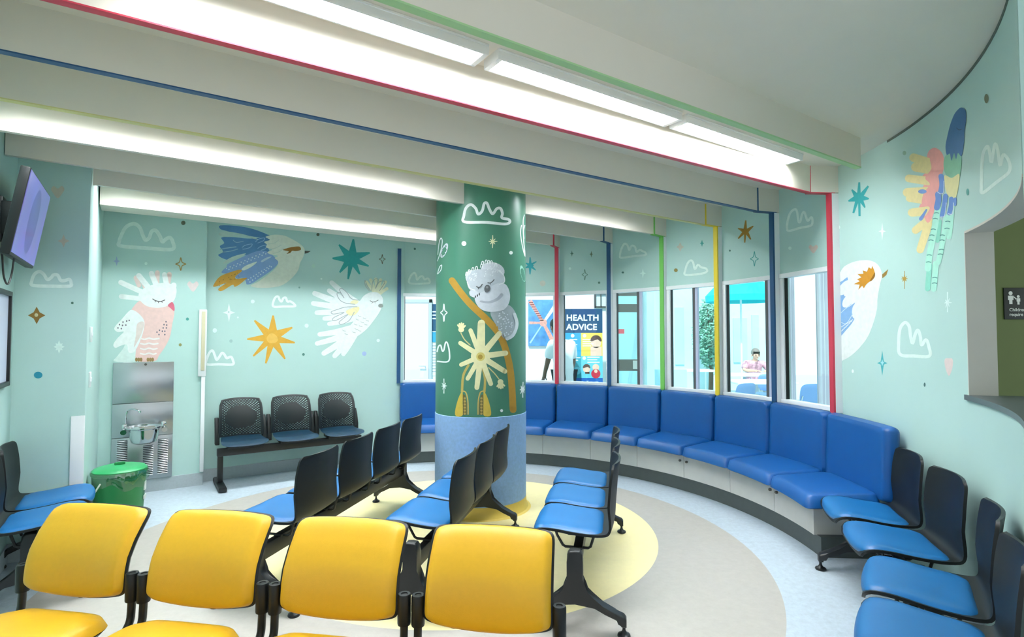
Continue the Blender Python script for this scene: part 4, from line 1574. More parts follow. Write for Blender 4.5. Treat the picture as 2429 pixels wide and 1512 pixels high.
par += [('f', 'f2a8a2', [(690, 470), (725, 425), (765, 450), (778, 520), (762, 600), (742, 700), (722, 800), (695, 872), (672, 885), (660, 850), (690, 790), (640, 770), (650, 700), (690, 640), (660, 600), (700, 540)]),
        ('d', '6f8fc8', 642, 687, 27, 14), ('s', '6f8fc8', 24, [(668, 805), (650, 835), (632, 862)], False, (0.5, 1)),
        ('s', '8fd8c2', 32, [(750, 880), (738, 1000)], False), ('s', '8fd8c4', 34, [(688, 1160), (676, 1310)]),
        ('s', 'b6eedb', 40, [(742, 790), (715, 950), (690, 1080), (677, 1180)]), ('s', 'b6eedb', 36, [(832, 760), (825, 860), (812, 975)]), ('s', 'b6eedb', 34, [(795, 850), (775, 990), (745, 1140)]), ('s', 'b6eedb', 38, [(728, 1150), (722, 1230), (714, 1310)]),
        ('f', '86bda2', [(792, 455), (850, 430), (892, 470), (887, 560), (872, 602), (802, 592), (778, 525)]),
        ('f', 'e9dfa6', [(783, 585), (830, 600), (878, 575), (872, 660), (852, 732), (815, 720), (792, 680)]),
        ('s', '5f84c4', 34, [(762, 590), (768, 640), (760, 690)]), ('s', '5f84c4', 38, [(742, 705), (745, 740), (735, 790)]), ('s', '5f84c4', 30, [(790, 715), (782, 780), (768, 840)]), ('s', '5f84c4', 30, [(828, 735), (826, 780), (815, 825)]), ('s', '5f84c4', 20, [(852, 735), (850, 770)]),
        ('s', 'dbe6f4', 5, [(740, 690), (760, 702), (778, 690), (780, 620)]), ('s', 'dbe6f4', 5, [(760, 850), (785, 840), (795, 760)]), ('s', 'dbe6f4', 5, [(808, 830), (835, 828), (842, 760)]),
        ('f', '3a6a9a', [(872, 160), (895, 149), (919, 170), (922, 230), (912, 300), (908, 380), (893, 460), (870, 440), (858, 480), (845, 440), (828, 490), (818, 445), (798, 452), (790, 400), (800, 340), (820, 260), (845, 195)]),
        ('s', '26405a', 5, [(862, 280), (876, 292), (892, 288)])]
for x, y in ((733, 825), (725, 862), (712, 930), (703, 968), (697, 1000), (686, 1095), (682, 1140), (805, 880), (800, 925), (770, 968), (768, 1000), (765, 1060), (757, 1090), (722, 1240), (720, 1275)):
    par.append(('s', '5a9a92', 6, [(x - 14, y), (x, y - 3), (x + 14, y + 1)]))
painting('painted_bird', ON_R, V8, par, wall_r, 'parrot with blue head and pink and yellow wing, tail hanging down', 12)
rb = [('f', 'eef3f0', [(128, 330), (150, 280), (190, 220), (260, 185), (340, 174), (400, 185), (440, 220), (460, 280), (443, 360), (428, 450), (425, 520), (400, 620), (360, 720), (310, 790), (250, 850), (190, 888), (128, 897), (126, 700), (126, 500)]),
      ('f', '86b2de', [(127, 370), (180, 320), (215, 300), (205, 380), (188, 430), (240, 440), (268, 470), (247, 535), (264, 592), (200, 680), (127, 738), (126, 550)]),
      ('f', 'eef3f0', [(150, 425), (145, 382), (195, 325), (250, 320), (245, 375), (200, 415)]), ('f', 'eef3f0', [(178, 505), (185, 455), (240, 400), (300, 390), (310, 440), (270, 475), (215, 512)]), ('f', 'eef3f0', [(245, 565), (255, 500), (310, 460), (360, 480), (340, 545), (290, 590), (262, 595)]),
      ('s', 'c8dcec', 5, [(135, 640), (160, 560), (240, 490)]), ('s', 'c8dcec', 5, [(140, 600), (200, 630), (250, 560)]),
      ('p', 'cc8d22', [(258, 346), (300, 325), (282, 312), (312, 297), (285, 274), (327, 272), (322, 247), (352, 257), (365, 224), (384, 237), (389, 214), (402, 240), (411, 270), (396, 300), (382, 322), (362, 335), (346, 350), (330, 376), (318, 358), (290, 386), (300, 350)]),
      ('f', '8a5d14', [(372, 325), (395, 285), (408, 262), (409, 290), (390, 318)]),
      ('p', '957636', [(461, 277), (505, 238), (492, 280), (463, 304)])]
for i in range(7):
    rb.append(('s', 'e6eef6', 5, [(150 + i * 13, 700 - i * 13), (165 + i * 13, 690 - i * 13)]))
    rb.append(('s', 'e6eef6', 5, [(150 + i * 14, 665 - i * 9), (166 + i * 14, 655 - i * 9)]))
painting('painted_bird', ON_R, V9, rb, wall_r, 'cream and blue bird with gold face beside the red post', 12)

# ---- column
VC = (1000, 420, 2.607)
W2 = 'f4fbf7'
painting('painted_cloud', ON_COL, VC, [('s', W2, 17, [(266, 278), (262, 240), (275, 192), (305, 171), (335, 195), (350, 230), (375, 210), (387, 166), (404, 162), (420, 200), (440, 228), (465, 197), (488, 195), (500, 225), (497, 253), (538, 263), (545, 280), (512, 291), (400, 281)], True)], col, 'white crown-shaped cloud outline', 6)
painting('painted_branch', ON_COL, VC, [('s', 'b98c2c', 42, [(188, 642), (245, 720), (310, 795), (400, 880), (478, 970), (525, 1085), (553, 1230), (566, 1440)])], col, 'ochre branch', 6)
koa = [('f', 'a9b3b8', [(425, 838), (480, 800), (540, 793), (580, 838), (593, 900), (572, 980), (530, 1009), (500, 990), (465, 925)])]
rr = random.Random(9)
for i in range(46):
    a_, b_2 = rr.uniform(0, 6.28), rr.uniform(0, 1) ** 0.5
    koa.append(('d', 'dfe5ea', 522 + 52 * b_2 * math.cos(a_), 898 + 84 * b_2 * math.sin(a_), 4, 4))
koa += [('s', 'd6dce0', 20, [(575, 850), (590, 910), (568, 975), (530, 1002)]),
        ('d', 'd5d9e0', 312, 622, 40, 46, -20), ('d', 'd5d9e0', 440, 580, 74, 52, 10),
        ('f', 'c7ced5', [(280, 640), (296, 600), (335, 572), (380, 572), (430, 570), (480, 590), (512, 625), (508, 655), (460, 668), (420, 702), (370, 717), (330, 712), (292, 690)]),
        ('f', 'd9dde4', [(330, 742), (395, 702), (460, 662), (512, 660), (541, 700), (546, 760), (520, 812), (470, 832), (400, 832), (350, 802)]),
        ('s', 'b6bcc6', 22, [(365, 770), (420, 775), (470, 755), (495, 730)], False, (0.5, 1)),
        ('f', 'd9dde4', [(296, 708), (318, 698), (352, 714), (360, 732), (330, 746), (300, 734)])]
for x, y in ((333, 741), (345, 734), (357, 726)):
    koa.append(('d', '4a4f52', x, y, 4, 8))
for x, y in ((280, 595), (295, 580), (318, 566), (340, 560), (372, 545), (378, 528), (400, 520), (415, 522), (432, 525), (460, 540)):
    koa.append(('s', 'eef2f4', 5, [(x - 8, y + 14), (x - 4, y - 4), (x + 4, y - 4), (x + 6, y + 14)]))
for i in range(26):
    koa.append(('d', 'e6eaee', rr.uniform(295, 345), rr.uniform(595, 640), 3, 3))
    koa.append(('d', 'e6eaee', rr.uniform(385, 500), rr.uniform(545, 615), 3, 3))
koa += [('s', 'eef2f4', 5, [(480, 665), (512, 650), (508, 610), (480, 580)]), ('s', 'eef2f4', 5, [(282, 650), (300, 688), (330, 700)]),
        ('s', '4f5356', 6, [(340, 678), (352, 684), (365, 678), (375, 664)]), ('s', '4f5356', 6, [(410, 655), (424, 656), (438, 648), (448, 636)]),
        ('s', '4f5356', 4, [(352, 684), (350, 693)]), ('s', '4f5356', 4, [(424, 656), (427, 664)]),
        ('f', '5c5f62', [(388, 690), (400, 670), (418, 672), (425, 692), (412, 712), (394, 712)]), ('d', '85898c', 405, 682, 8, 8)]
painting('painted_koala', ON_COL, VC, koa, col, 'grey koala asleep on an ochre branch', 6)
FL = 'f3ebb6'
flo = [('s', 'd8c98a', 7, [(243, 965), (265, 1005), (300, 1040)]), ('s', 'd8c98a', 7, [(415, 1180), (450, 1215), (478, 1250)]),
       ('s', 'c4ad5c', 15, [(290, 1165), (258, 1230), (250, 1330)]), ('s', 'c4ad5c', 15, [(375, 1170), (392, 1250), (388, 1330)])]
for tx, ty, w_ in ((370, 905, 60), (303, 950, 36), (240, 1028, 36), (245, 1162, 34), (285, 1248, 34), (342, 1303, 40), (428, 1280, 38), (515, 1203, 40), (520, 1090, 42), (482, 968, 42)):
    flo.append(('s', FL, w_, [(tx, ty), ((tx + 365) / 2, (ty + 1110) / 2), (365, 1110)], False, (0.75, 0.95)))
flo += [('d', FL, 365, 1110, 60, 55), ('d', 'e0cc70', 365, 1112, 27, 27), ('d', 'b8973a', 363, 1114, 15, 15)]
for cx, cy, up in ((245, 945, -1), (488, 1268, 1)):
    for dx, dy in ((-20, 28), (-10, 36), (2, 40), (14, 36), (24, 24)):
        flo.append(('s', FL, 11, [(cx, cy), (cx + dx, cy + up * dy)]))
    flo.append(('d', FL, cx, cy, 18, 16))
painting('painted_flower', ON_COL, VC, flo, col, 'large cream daisy-like flower with stems', 6)
pod = []
for sgn, cx in ((1, 252), (-1, 385)):
    pod += [('f', 'd6b84c', [(cx, 1328), (cx - sgn * 28, 1380), (cx - sgn * 45, 1472), (cx + sgn * 2, 1474), (cx + sgn * 2, 1400)]),
            ('p', '6f6434', [(cx + sgn * 3, 1345), (cx + sgn * 18, 1350), (cx + sgn * 28, 1400), (cx + sgn * 28, 1472), (cx + sgn * 3, 1472)]),
            ('s', 'cbb062', 8, [(cx + sgn * 3, 1325), (cx + sgn * 22, 1335), (cx + sgn * 34, 1385), (cx + sgn * 36, 1468)])]
    for i in range(6):
        pod.append(('d', 'b59a52', cx + sgn * 15, 1370 + i * 19, 7, 7))
painting('painted_pods', ON_COL, VC, pod, col, 'pair of open yellow seed pods', 6)
painting('painted_star', ON_COL, VC, [('star', 'f3ecc4', 440, 400, 10, [(440, 360), (424, 384), (414, 398), (424, 416), (438, 440), (455, 416), (469, 398), (456, 382)])], col, 'cream star')
painting('painted_star', ON_COL, VC, [('s', W2, 6, outline4(138, 840, 20, 54), True)], col, 'white outlined star')
painting('painted_star', ON_COL, VC, [('star', W2, 139, 1293, 8, [(138, 1248), (126, 1275), (122, 1295), (130, 1315), (138, 1340), (148, 1312), (158, 1293), (150, 1274)])], col, 'white star')
painting('painted_star', ON_COL, VC, [('star', W2, 626, 1315, 12, [(628, 1268), (614, 1292), (606, 1318), (612, 1342), (626, 1366), (634, 1338), (639, 1318), (636, 1290)])], col, 'white star')
painting('painted_cloud', ON_COL, VC, [('s', W2, 9, [(98, 1141), (165, 1141), (172, 1085), (160, 1030), (148, 1026), (138, 1070), (128, 1076), (118, 1042), (104, 1050), (96, 1080)])], col, 'white crown outline at the column side')
painting('painted_leaves', ON_COL, VC, [('d', 'd9d6e2', 140, 455, 17, 48, 22), ('s', 'f0f2f4', 5, [(100, 480), (108, 410), (120, 378), (128, 400), (118, 460), (98, 520)]), ('s', 'f0f2f4', 5, [(98, 600), (110, 560), (124, 545), (120, 575), (100, 600)])], col, 'white leaf outlines')
painting('painted_leaves', ON_COL, VC, [('s', 'eef2f2', 5, [(636, 235), (628, 280), (632, 400), (640, 480)]), ('s', 'eef2f2', 5, [(618, 300), (612, 350), (626, 440), (640, 490)]), ('s', 'eef2f2', 5, [(638, 300), (630, 340), (634, 380)]), ('d', 'a9dccb', 626, 598, 13, 52, -12)], col, 'pale leaf outlines')
for x, y, r in ((262, 412, 15), (553, 469, 11), (495, 1446, 9)):
    painting('painted_dot', ON_COL, VC, [('d', W2, x, y, r, r)], col)

# ================================================================ BEYOND THE WINDOWS
OUTW = mat('white corridor wall', 'f3f3f4', 0.6, noise=0.01, nscale=4)
CYANW = mat('pale cyan rendered wall', 'd2f2f6', 0.5, noise=0.03, nscale=2)
CYAND = mat('cyan glazed cladding', 'c0edf4', 0.3, noise=0.05, nscale=1.5)
GROUNDM = mat('pale paving', 'b9cfd4', 0.6, noise=0.05, nscale=3)
DARKAL = mat('dark bronze aluminium', '55524d', 0.4)
bm = B()
box(bm, (3, 17, -0.06), (60, 34, 0.1))
struct('ground', bm, GROUNDM, 'pale paving outside the windows', False)
YC = 9.6
bm = B()
box(bm, (-0.75, YC + 0.06, 1.5), (4.9, 0.12, 3.0))
struct('wall_corridor', bm, OUTW, 'white corridor wall seen through the windows', False)

def rect_on(bm, d, x0, y0, x1, y1, th=0.01, mi=0, off=0.0):
    """upright slab facing the room whose corners are read at distance d"""
    a, b = at(x0, y0, d), at(x1, y1, d)
    box(bm, ((a.x + b.x) / 2, d - off - th / 2, (a.z + b.z) / 2), (abs(b.x - a.x), th, abs(a.z - b.z)), 0, 0, mi)


# plain door in the corridor
bm = B()
a, b = at(958, 700, YC), at(1018, 700, YC)
box(bm, ((a.x + b.x) / 2, YC - 0.02, 1.05), (b.x - a.x, 0.04, 2.10))
d1 = struct('door_1', bm, mat('pale lavender door', 'dfe3ee', 0.4), 'pale corridor door behind the window nearest the bird mural', False)
bm = B()
for x in (a.x - 0.03, b.x + 0.03):
    box(bm, (x, YC - 0.025, 1.08), (0.05, 0.05, 2.16))
box(bm, ((a.x + b.x) / 2, YC - 0.025, 2.13), (b.x - a.x + 0.11, 0.05, 0.06))
obj('door_frame', bm, mat('grey door frame', 'b9bec8', 0.4), d1, False)
bm = B()
tube(bm, [(b.x - 0.06, YC - 0.04, 1.0), (b.x - 0.06, YC - 0.09, 1.0), (b.x - 0.16, YC - 0.09, 1.0)], 0.010, 8)
obj('handle', bm, CHROME, d1)

NAVYB = mat('poster navy', '234a73', 0.5)
SKYB = mat('poster sky blue', '3a9fcb', 0.5)
AQUA = mat('poster aqua', '6cc4d8', 0.5)
YELB = mat('poster yellow', 'f0cc58', 0.5)
SKIN = mat('poster skin', 'f2c7b2', 0.5)
POW = mat('poster white', 'f2f6f8', 0.5)
BRNP = mat('poster brown', '5b3b33', 0.5)
REDA = mat('poster red', 'cf3148', 0.5)
TEALP = mat('poster teal', '2f9bb0', 0.5)

# poster half hidden by the column
p0 = at(1019, 722, YC)
po = thing('poster', 'navy and blue poster half hidden behind the column', 'poster', (p0.x, YC, at(1019, 812, YC).z))
ph_ = p0.z - at(1019, 812, YC).z
bm = B()
box(bm, (0.22, -0.006, ph_ / 2), (0.44, 0.012, ph_), 0, 0, 0)
box(bm, (0.22, -0.013, ph_ * 0.13), (0.44, 0.003, ph_ * 0.26), 0, 0, 1)
box(bm, (0.22, -0.013, ph_ * 0.275), (0.44, 0.003, 0.015), 0, 0, 2)
for k in range(3):
    box(bm, (0.07, -0.013, ph_ * 0.80 - k * 0.06), (0.10, 0.003, 0.022), 0, 0, 2)
obj('sheet', bm, [NAVYB, SKYB, POW], po, False)
nl = thing('notice_sheet', 'narrow white notice with grey lines under the navy poster', 'notice', (at(1026, 895, YC).x, YC, at(1026, 890, YC).z))
bm = B()
box(bm, (0.05, -0.004, 0.27), (0.16, 0.008, 0.56), 0, 0, 0)
for k in range(10):
    box(bm, (0.045, -0.009, 0.06 + k * 0.05), (0.09, 0.002, 0.018), 0, 0, 1)
obj('sheet', bm, [POW, mat('grey print', 'a9aeb8', 0.6)], nl, False)

# canvas with crossing bands
pa, pb = at(1253, 712, YC), at(1330, 821, YC)
pw, phh = pb.x - pa.x, pa.z - pb.z
pt = thing('wall_painting', 'blue canvas with coral and cream bands crossing, right of the column', 'painting', (pa.x, YC, pb.z))
bm = B()
box(bm, (pw / 2, -0.02, phh / 2), (pw, 0.04, phh), 0, 0.003)
cv = obj('canvas', bm, mat('blue canvas', '5a92cf', 0.6, noise=0.25, nscale=9), pt)
CORAL, CREAM2, PALEB = mat('coral paint', 'e8a095', 0.6, noise=0.15, nscale=40), mat('cream paint', 'e6e6dc', 0.6), mat('pale blue paint', 'a9c6e6', 0.6)
cx_, cz_ = pw * 0.46, phh * 0.50
bm = B()
for (x, z, w_, mi) in ((pw * 0.05, phh * 0.98, 0.075, 0), (pw * 0.93, phh * 0.98, 0.07, 1), (pw * 0.80, phh * 0.04, 0.08, 0), (pw * 0.05, phh * 0.06, 0.03, 2), (pw * 0.02, phh * 0.50, 0.05, 0)):
    d_ = Vector((x - cx_, 0, z - cz_))
    n_ = Vector((-d_.z, 0, d_.x)).normalized() * (w_ / 2)
    q = [Vector((cx_, -0.0415, cz_)) + n_ * 0.6, Vector((cx_, -0.0415, cz_)) - n_ * 0.6, Vector((x, -0.0415, z)) - n_, Vector((x, -0.0415, z)) + n_]
    f = bm.faces.new([bm.verts.new(v_) for v_ in q])
    f.material_index = mi
for k in range(9):
    t0 = 0.12 + k * 0.1
    c_ = Vector((cx_ + (pw * 0.05 - cx_) * t0, -0.0418, cz_ + (phh * 0.98 - cz_) * t0))
    box(bm, c_, (0.07, 0.0008, 0.018), 0, 0, 3)
g = bmesh.ops.create_circle(bm, cap_ends=True, segments=20, radius=0.065)
bmesh.ops.transform(bm, matrix=Matrix.Translation((cx_, -0.0422, cz_)) @ Matrix.Rotation(PI / 2, 4, 'X'), verts=g['verts'])
obj('painted_bands', bm, [CORAL, CREAM2, PALEB, mat('maroon paint', '9c4a4c', 0.6)], cv, False)

# black framed panel high on the corridor wall
fa, fb = at(1411, 697, YC), at(1447, 729, YC)
fp = thing('picture_frame', 'dark framed panel high on the corridor wall above the health stand', 'picture frame', ((fa.x + fb.x) / 2, YC, (fa.z + fb.z) / 2))
fw, fh = fb.x - fa.x, fa.z - fb.z
bm = B()
for x, z, sx, sz in ((-fw / 2, 0, 0.03, fh + 0.03), (fw / 2, 0, 0.03, fh + 0.03), (0, fh / 2, fw, 0.03), (0, -fh / 2, fw, 0.03), (-fw * 0.12, 0, 0.015, fh)):
    box(bm, (x, -0.02, z), (sx, 0.04, sz))
obj('frame', bm, DARKAL, fp, False)
bm = B()
box(bm, (0, -0.006, 0), (fw, 0.012, fh))
obj('panel', bm, mat('pale panel', 'dfe6ee', 0.4), fp, False)

# HEALTH ADVICE stand
DB = 8.9
ba, bb = at(1338, 733, DB), at(1430, 958, DB)
bw, ztop = bb.x - ba.x, ba.z
hb = thing('banner_stand', 'tall HEALTH ADVICE display stand behind the window', 'banner stand', (ba.x, DB, 0))
zb = lambda y: at(1338, y, DB).z
bm = B()
box(bm, (bw / 2, 0.03, ztop / 2), (bw, 0.05, ztop))
box(bm, (bw / 2, 0.03, 0.02), (bw + 0.06, 0.35, 0.04), 0, 0.006)
obj('stand', bm, POW, hb, False)
bm = B()
z0, z1 = zb(790), ztop
box(bm, (bw / 2, 0.0, (z0 + z1) / 2), (bw, 0.012, z1 - z0), 0, 0.002)
hd = obj('header', bm, NAVYB, hb, False)
bm = B()
text_mesh(bm, 'HEALTH', 0.138, 0.004, 1.05, 0, Matrix.Translation((0.035, -0.0075, zb(761))) @ UPR)
text_mesh(bm, 'ADVICE', 0.138, 0.004, 1.05, 0, Matrix.Translation((0.035, -0.0075, zb(783))) @ UPR)
obj('lettering', bm, AQUA if False else POW, hd, False)


def panel(x0, x1, y0, y1, m, name='panel'):
    bm = B()
    box(bm, ((x0 + x1) / 2 * bw, 0.0, (zb(y0) + zb(y1)) / 2), ((x1 - x0) * bw, 0.010, zb(y0) - zb(y1)))
    return obj(name, bm, m, hb, False)


def disc(bm, x, y, r, mi=0, sx=1.0, off=-0.0065):
    g = bmesh.ops.create_circle(bm, cap_ends=True, segments=22, radius=r)
    bmesh.ops.transform(bm, matrix=Matrix.Translation((x * bw, off, zb(y))) @ Matrix.Rotation(PI / 2, 4, 'X') @ Matrix.Diagonal((sx, 1, 1, 1)), verts=g['verts'])
    for f in {f for v_ in g['verts'] for f in v_.link_faces}:
        f.material_index = mi


def hair_cap(bm, x, y, r, mi):
    pts = [(r * math.cos(a), r * math.sin(a)) for a in [PI * k / 12 for k in range(13)]] + [(-r * 0.75, -r * 0.1), (-r * 0.2, r * 0.12), (r * 0.3, r * 0.25), (r * 0.8, -r * 0.15)]
    f = bm.faces.new([bm.verts.new((x * bw + a, -0.0075, zb(y) + b)) for a, b in pts])
    f.material_index = mi


def lines(bm, x0, x1, ys, mi=0, h=0.016):
    for i, y in enumerate(ys):
        xx = x1 - (0.06 if i % 2 else 0)
        box(bm, ((x0 + xx) / 2 * bw, -0.006, zb(y)), ((xx - x0) * bw, 0.002, h), 0, 0, mi)


p1_ = panel(0.0, 0.44, 790, 845, SKYB)
bm = B()
disc(bm, 0.22, 797, 0.03)
lines(bm, 0.14, 0.34, (806, 812, 818))
obj('print', bm, POW, p1_, False)
p2_ = panel(0.44, 1.0, 790, 845, YELB)
bm = B()
disc(bm, 0.53, 797, 0.028, 0)
lines(bm, 0.48, 0.76, (806, 811, 816, 821))
box(bm, (0.83 * bw, -0.0062, zb(834)), (0.18, 0.0012, 0.15), 0, 0, 1)
disc(bm, 0.83, 814, 0.082, 1, 1.0, -0.0068)
hair_cap(bm, 0.83, 809, 0.092, 2)
obj('print', bm, [POW, SKIN, BRNP], p2_, False)
p3_ = panel(0.0, 0.44, 845, 897, TEALP)
bm = B()
lines(bm, 0.30, 0.42, (849, 855))
disc(bm, 0.34, 880, 0.06, 1)
obj('print', bm, [POW, AQUA], p3_, False)
p4_ = panel(0.44, 1.0, 845, 897, AQUA)
bm = B()
disc(bm, 0.52, 850, 0.028, 0)
lines(bm, 0.60, 0.92, (848, 854, 860))
disc(bm, 0.58, 876, 0.058, 1)
hair_cap(bm, 0.58, 873, 0.062, 2)
box(bm, (0.60 * bw, -0.0066, zb(885)), (0.07, 0.0012, 0.03), 0, 0, 2)
disc(bm, 0.82, 872, 0.055, 1)
disc(bm, 0.82, 887, 0.075, 3, 1.0, -0.0066)
disc(bm, 0.82, 881, 0.028, 1, 1.0, -0.0068)
obj('print', bm, [POW, SKIN, BRNP, REDA], p4_, False)
p5_ = panel(0.22, 1.0, 897, 950, mat('poster royal blue', '1f5fb0', 0.5))
bm = B()
disc(bm, 0.47, 909, 0.028, 0)
text_mesh(bm, 'If you are', 0.05, 0.001, 1, 0, Matrix.Translation((0.58 * bw, -0.006, zb(909))) @ UPR)
lines(bm, 0.58, 0.86, (916,))
obj('print', bm, POW, p5_, False)

# dark framed glass door
DD = 9.2
da, db_ = at(1452, 695, DD), at(1527, 695, DD)
dt = at(1490, 694, DD).z
bm = B()
W_ = db_.x - da.x
for x in (da.x + 0.03, db_.x - 0.042):
    box(bm, (x, DD, dt / 2), (0.075, 0.06, dt))
for z0, z1 in ((dt - 0.06, dt), (at(1490, 741, DD).z, at(1490, 722, DD).z), (at(1490, 880, DD).z, at(1490, 853, DD).z), (0.0, 0.2)):
    box(bm, ((da.x + db_.x) / 2, DD, (z0 + z1) / 2), (W_, 0.05, z1 - z0))
d2 = struct('door_2', bm, DARKAL, 'dark framed glass door outside the window', False)
bm = B()
box(bm, ((da.x + db_.x) / 2, DD + 0.01, dt / 2), (W_ - 0.1, 0.008, dt - 0.1))
obj('pane', bm, PANE, d2, False)
bm = B()
rect_on(bm, DD - 0.027, 1501, 856, 1515, 876, 0.012)
obj('lock', bm, mat('pale lock plate', 'c9ccc8', 0.4, metal=0.5), d2, False)
bm = B()
rect_on(bm, DD - 0.001, 1467, 781, 1481, 792, 0.002)
o = obj('sticker', bm, mat('red sticker', 'c9525c', 0.5), d2, False)
o['label'] = 'small red sticker on the glass'

# courtyard buildings
bm = B()
box(bm, (5.4, 15.6, 2.5), (7.6, 0.3, 5.0))
cb = struct('wall_courtyard', bm, CYANW, 'pale cyan building across the courtyard', False)
for i, (x0, x1, y0, y1) in enumerate(((1600, 1622, 730, 865), (1738, 1772, 755, 860), (1782, 1800, 748, 862))):
    bm = B()
    rect_on(bm, 15.45, x0, y0, x1, y1, 0.04)
    obj('glazing', bm, CYAND, cb, False)
bm = B()
box(bm, (2.25, 11.0, 1.7), (0.12, 4.2, 3.4))
box(bm, (2.95, 13.1, 1.7), (1.5, 0.12, 3.4))
box(bm, (2.9, 11.2, 0.42), (1.3, 0.10, 0.84))
struct('wall_courtyard_side', bm, CYAND, 'cyan glazed side of the courtyard', False)
bm = B()
box(bm, (7.35, 13.4, 2.0), (1.5, 0.2, 4.0))
struct('wall_courtyard_end', bm, OUTW, 'bright white wall beyond the window nearest the red post', False)
bm = B()
box(bm, (7.3, 13.2, 0.30), (1.7, 0.15, 0.60))
struct('trim_courtyard', bm, CYANW, 'low cyan upstand below the white wall', False)
CURT = mat('grey curtain', 'ced1da', 0.8, noise=0.04, nscale=4)


def curtain(x0, x1, d, label):
    a, b = at(x0, 640, d), at(x1, 640, d)
    bm = B()
    n = 40
    fr = []
    for th in (0.0, 0.012):
        fr.append([[bm.verts.new((a.x + (b.x - a.x) * i / n, d + 0.03 * math.sin(i * 0.95) + th, z)) for z in (-0.01, 2.9)] for i in range(n + 1)])
    for G in fr:
        for i in range(n):
            bm.faces.new((G[i][0], G[i + 1][0], G[i + 1][1], G[i][1]))
    o = obj('curtain', bm, CURT, None, True)
    o.name = 'curtain'
    return tag(o, label, 'curtain')


curtain(1858, 1882, 6.9, 'narrow grey curtain at the left of the window by the red post')
curtain(1936, 1985, 6.4, 'wide grey curtain beside the red post')

# turquoise parasol
PS = at(1757, 700, 12.8)
ps = thing('parasol', 'turquoise parasol over the courtyard tables', 'parasol', (PS.x, 12.8, 0))
bm = B()
TURQ = mat('turquoise canvas', '10cfd8', 0.6)
r0 = 0.78
lathe(bm, [(r0, 2.32), (r0 + 0.01, 2.46), (r0 * 0.66, 2.76), (r0 * 0.3, 2.94), (0.0, 3.0), (0.0, 2.98), (r0 * 0.3, 2.92), (r0 * 0.66, 2.74), (r0 - 0.01, 2.45), (r0 - 0.01, 2.32)], (0, 0), 24)
obj('canopy', bm, TURQ, ps)
bm = B()
tube(bm, [(0, 0, 0.05), (0, 0, 2.96)], 0.022, 12)
obj('pole', bm, WHITE, ps)
bm = B()
lathe(bm, [(0.0, 0.0), (0.26, 0.0), (0.26, 0.05), (0.06, 0.09), (0.04, 0.3), (0.0, 0.3)], (0, 0), 24)
obj('base', bm, WHITE, ps)

# tree
TREEC = at(1684, 790, 14.6)
tr = thing('tree', 'small leafy tree in the courtyard behind the yellow post', 'tree', (TREEC.x, 14.6, 0))
bm = B()
tube(bm, catmull([(0, 0, 0), (0.02, 0, 0.7), (-0.03, 0.02, 1.4), (0.0, 0, 2.0)], 4), [0.06] * 5 + [0.05] * 4 + [0.035] * 4, 10)
for a_ in range(6):
    q = a_ * 1.05
    tube(bm, [(0, 0, 1.0 + a_ * 0.15), (0.18 * math.cos(q), 0.18 * math.sin(q), 1.35 + a_ * 0.16), (0.32 * math.cos(q), 0.32 * math.sin(q), 1.6 + a_ * 0.16)], [0.03, 0.02, 0.01], 6)
obj('trunk', bm, mat('bark', '6b5a48', 0.8, noise=0.2, nscale=20), tr)
bm = B()
rr = random.Random(21)
for i in range(2600):
    while True:
        p_ = Vector((rr.uniform(-1, 1), rr.uniform(-1, 1), rr.uniform(-1, 1)))
        if p_.length < 1:
            break
    p_ = Vector((p_.x * 0.42, p_.y * 0.42, 1.62 + p_.z * 0.95))
    d_ = Vector((rr.uniform(-1, 1), rr.uniform(-1, 1), rr.uniform(-0.9, 0.4))).normalized()
    n_ = d_.orthogonal().normalized()
    L_ = rr.uniform(0.07, 0.14)
    bm.faces.new([bm.verts.new(v_) for v_ in (p_, p_ + d_ * L_ * 0.5 + n_ * L_ * 0.25, p_ + d_ * L_, p_ + d_ * L_ * 0.5 - n_ * L_ * 0.25)])
o = obj('foliage', bm, mat('green leaves', '86bfa8', 0.6, noise=0.35, nscale=6), tr, False)


# courtyard tables and chairs
def table(px, py, d, label, wd=1.3):
    c = at(px, py, d)
    t = thing('courtyard_table', label, 'table', (c.x, d, 0), 0.0, 'white courtyard tables')
    bm = B()
    box(bm, (0, 0, 0.735), (wd, 0.7, 0.035), 0, 0.008)
    obj('tabletop', bm, WHITE, t)
    for sx in (-1, 1):
        for sy in (-1, 1):
            bm = B()
            tube(bm, [(sx * (wd / 2 - 0.08), sy * 0.28, 0.0), (sx * (wd / 2 - 0.08), sy * 0.28, 0.72)], 0.018, 8)
            obj('leg', bm, WHITE, t)
    return c


table(1782, 880, 11.2, 'white table outside with a seated person behind it')
table(1640, 874, 12.6, 'white table outside partly hidden by the yellow post', 1.0)
table(1800, 900, 9.4, 'nearest white table outside beside the blue chairs', 1.0)
CHB = mat('slate blue chair plastic', '6f93c0', 0.45)


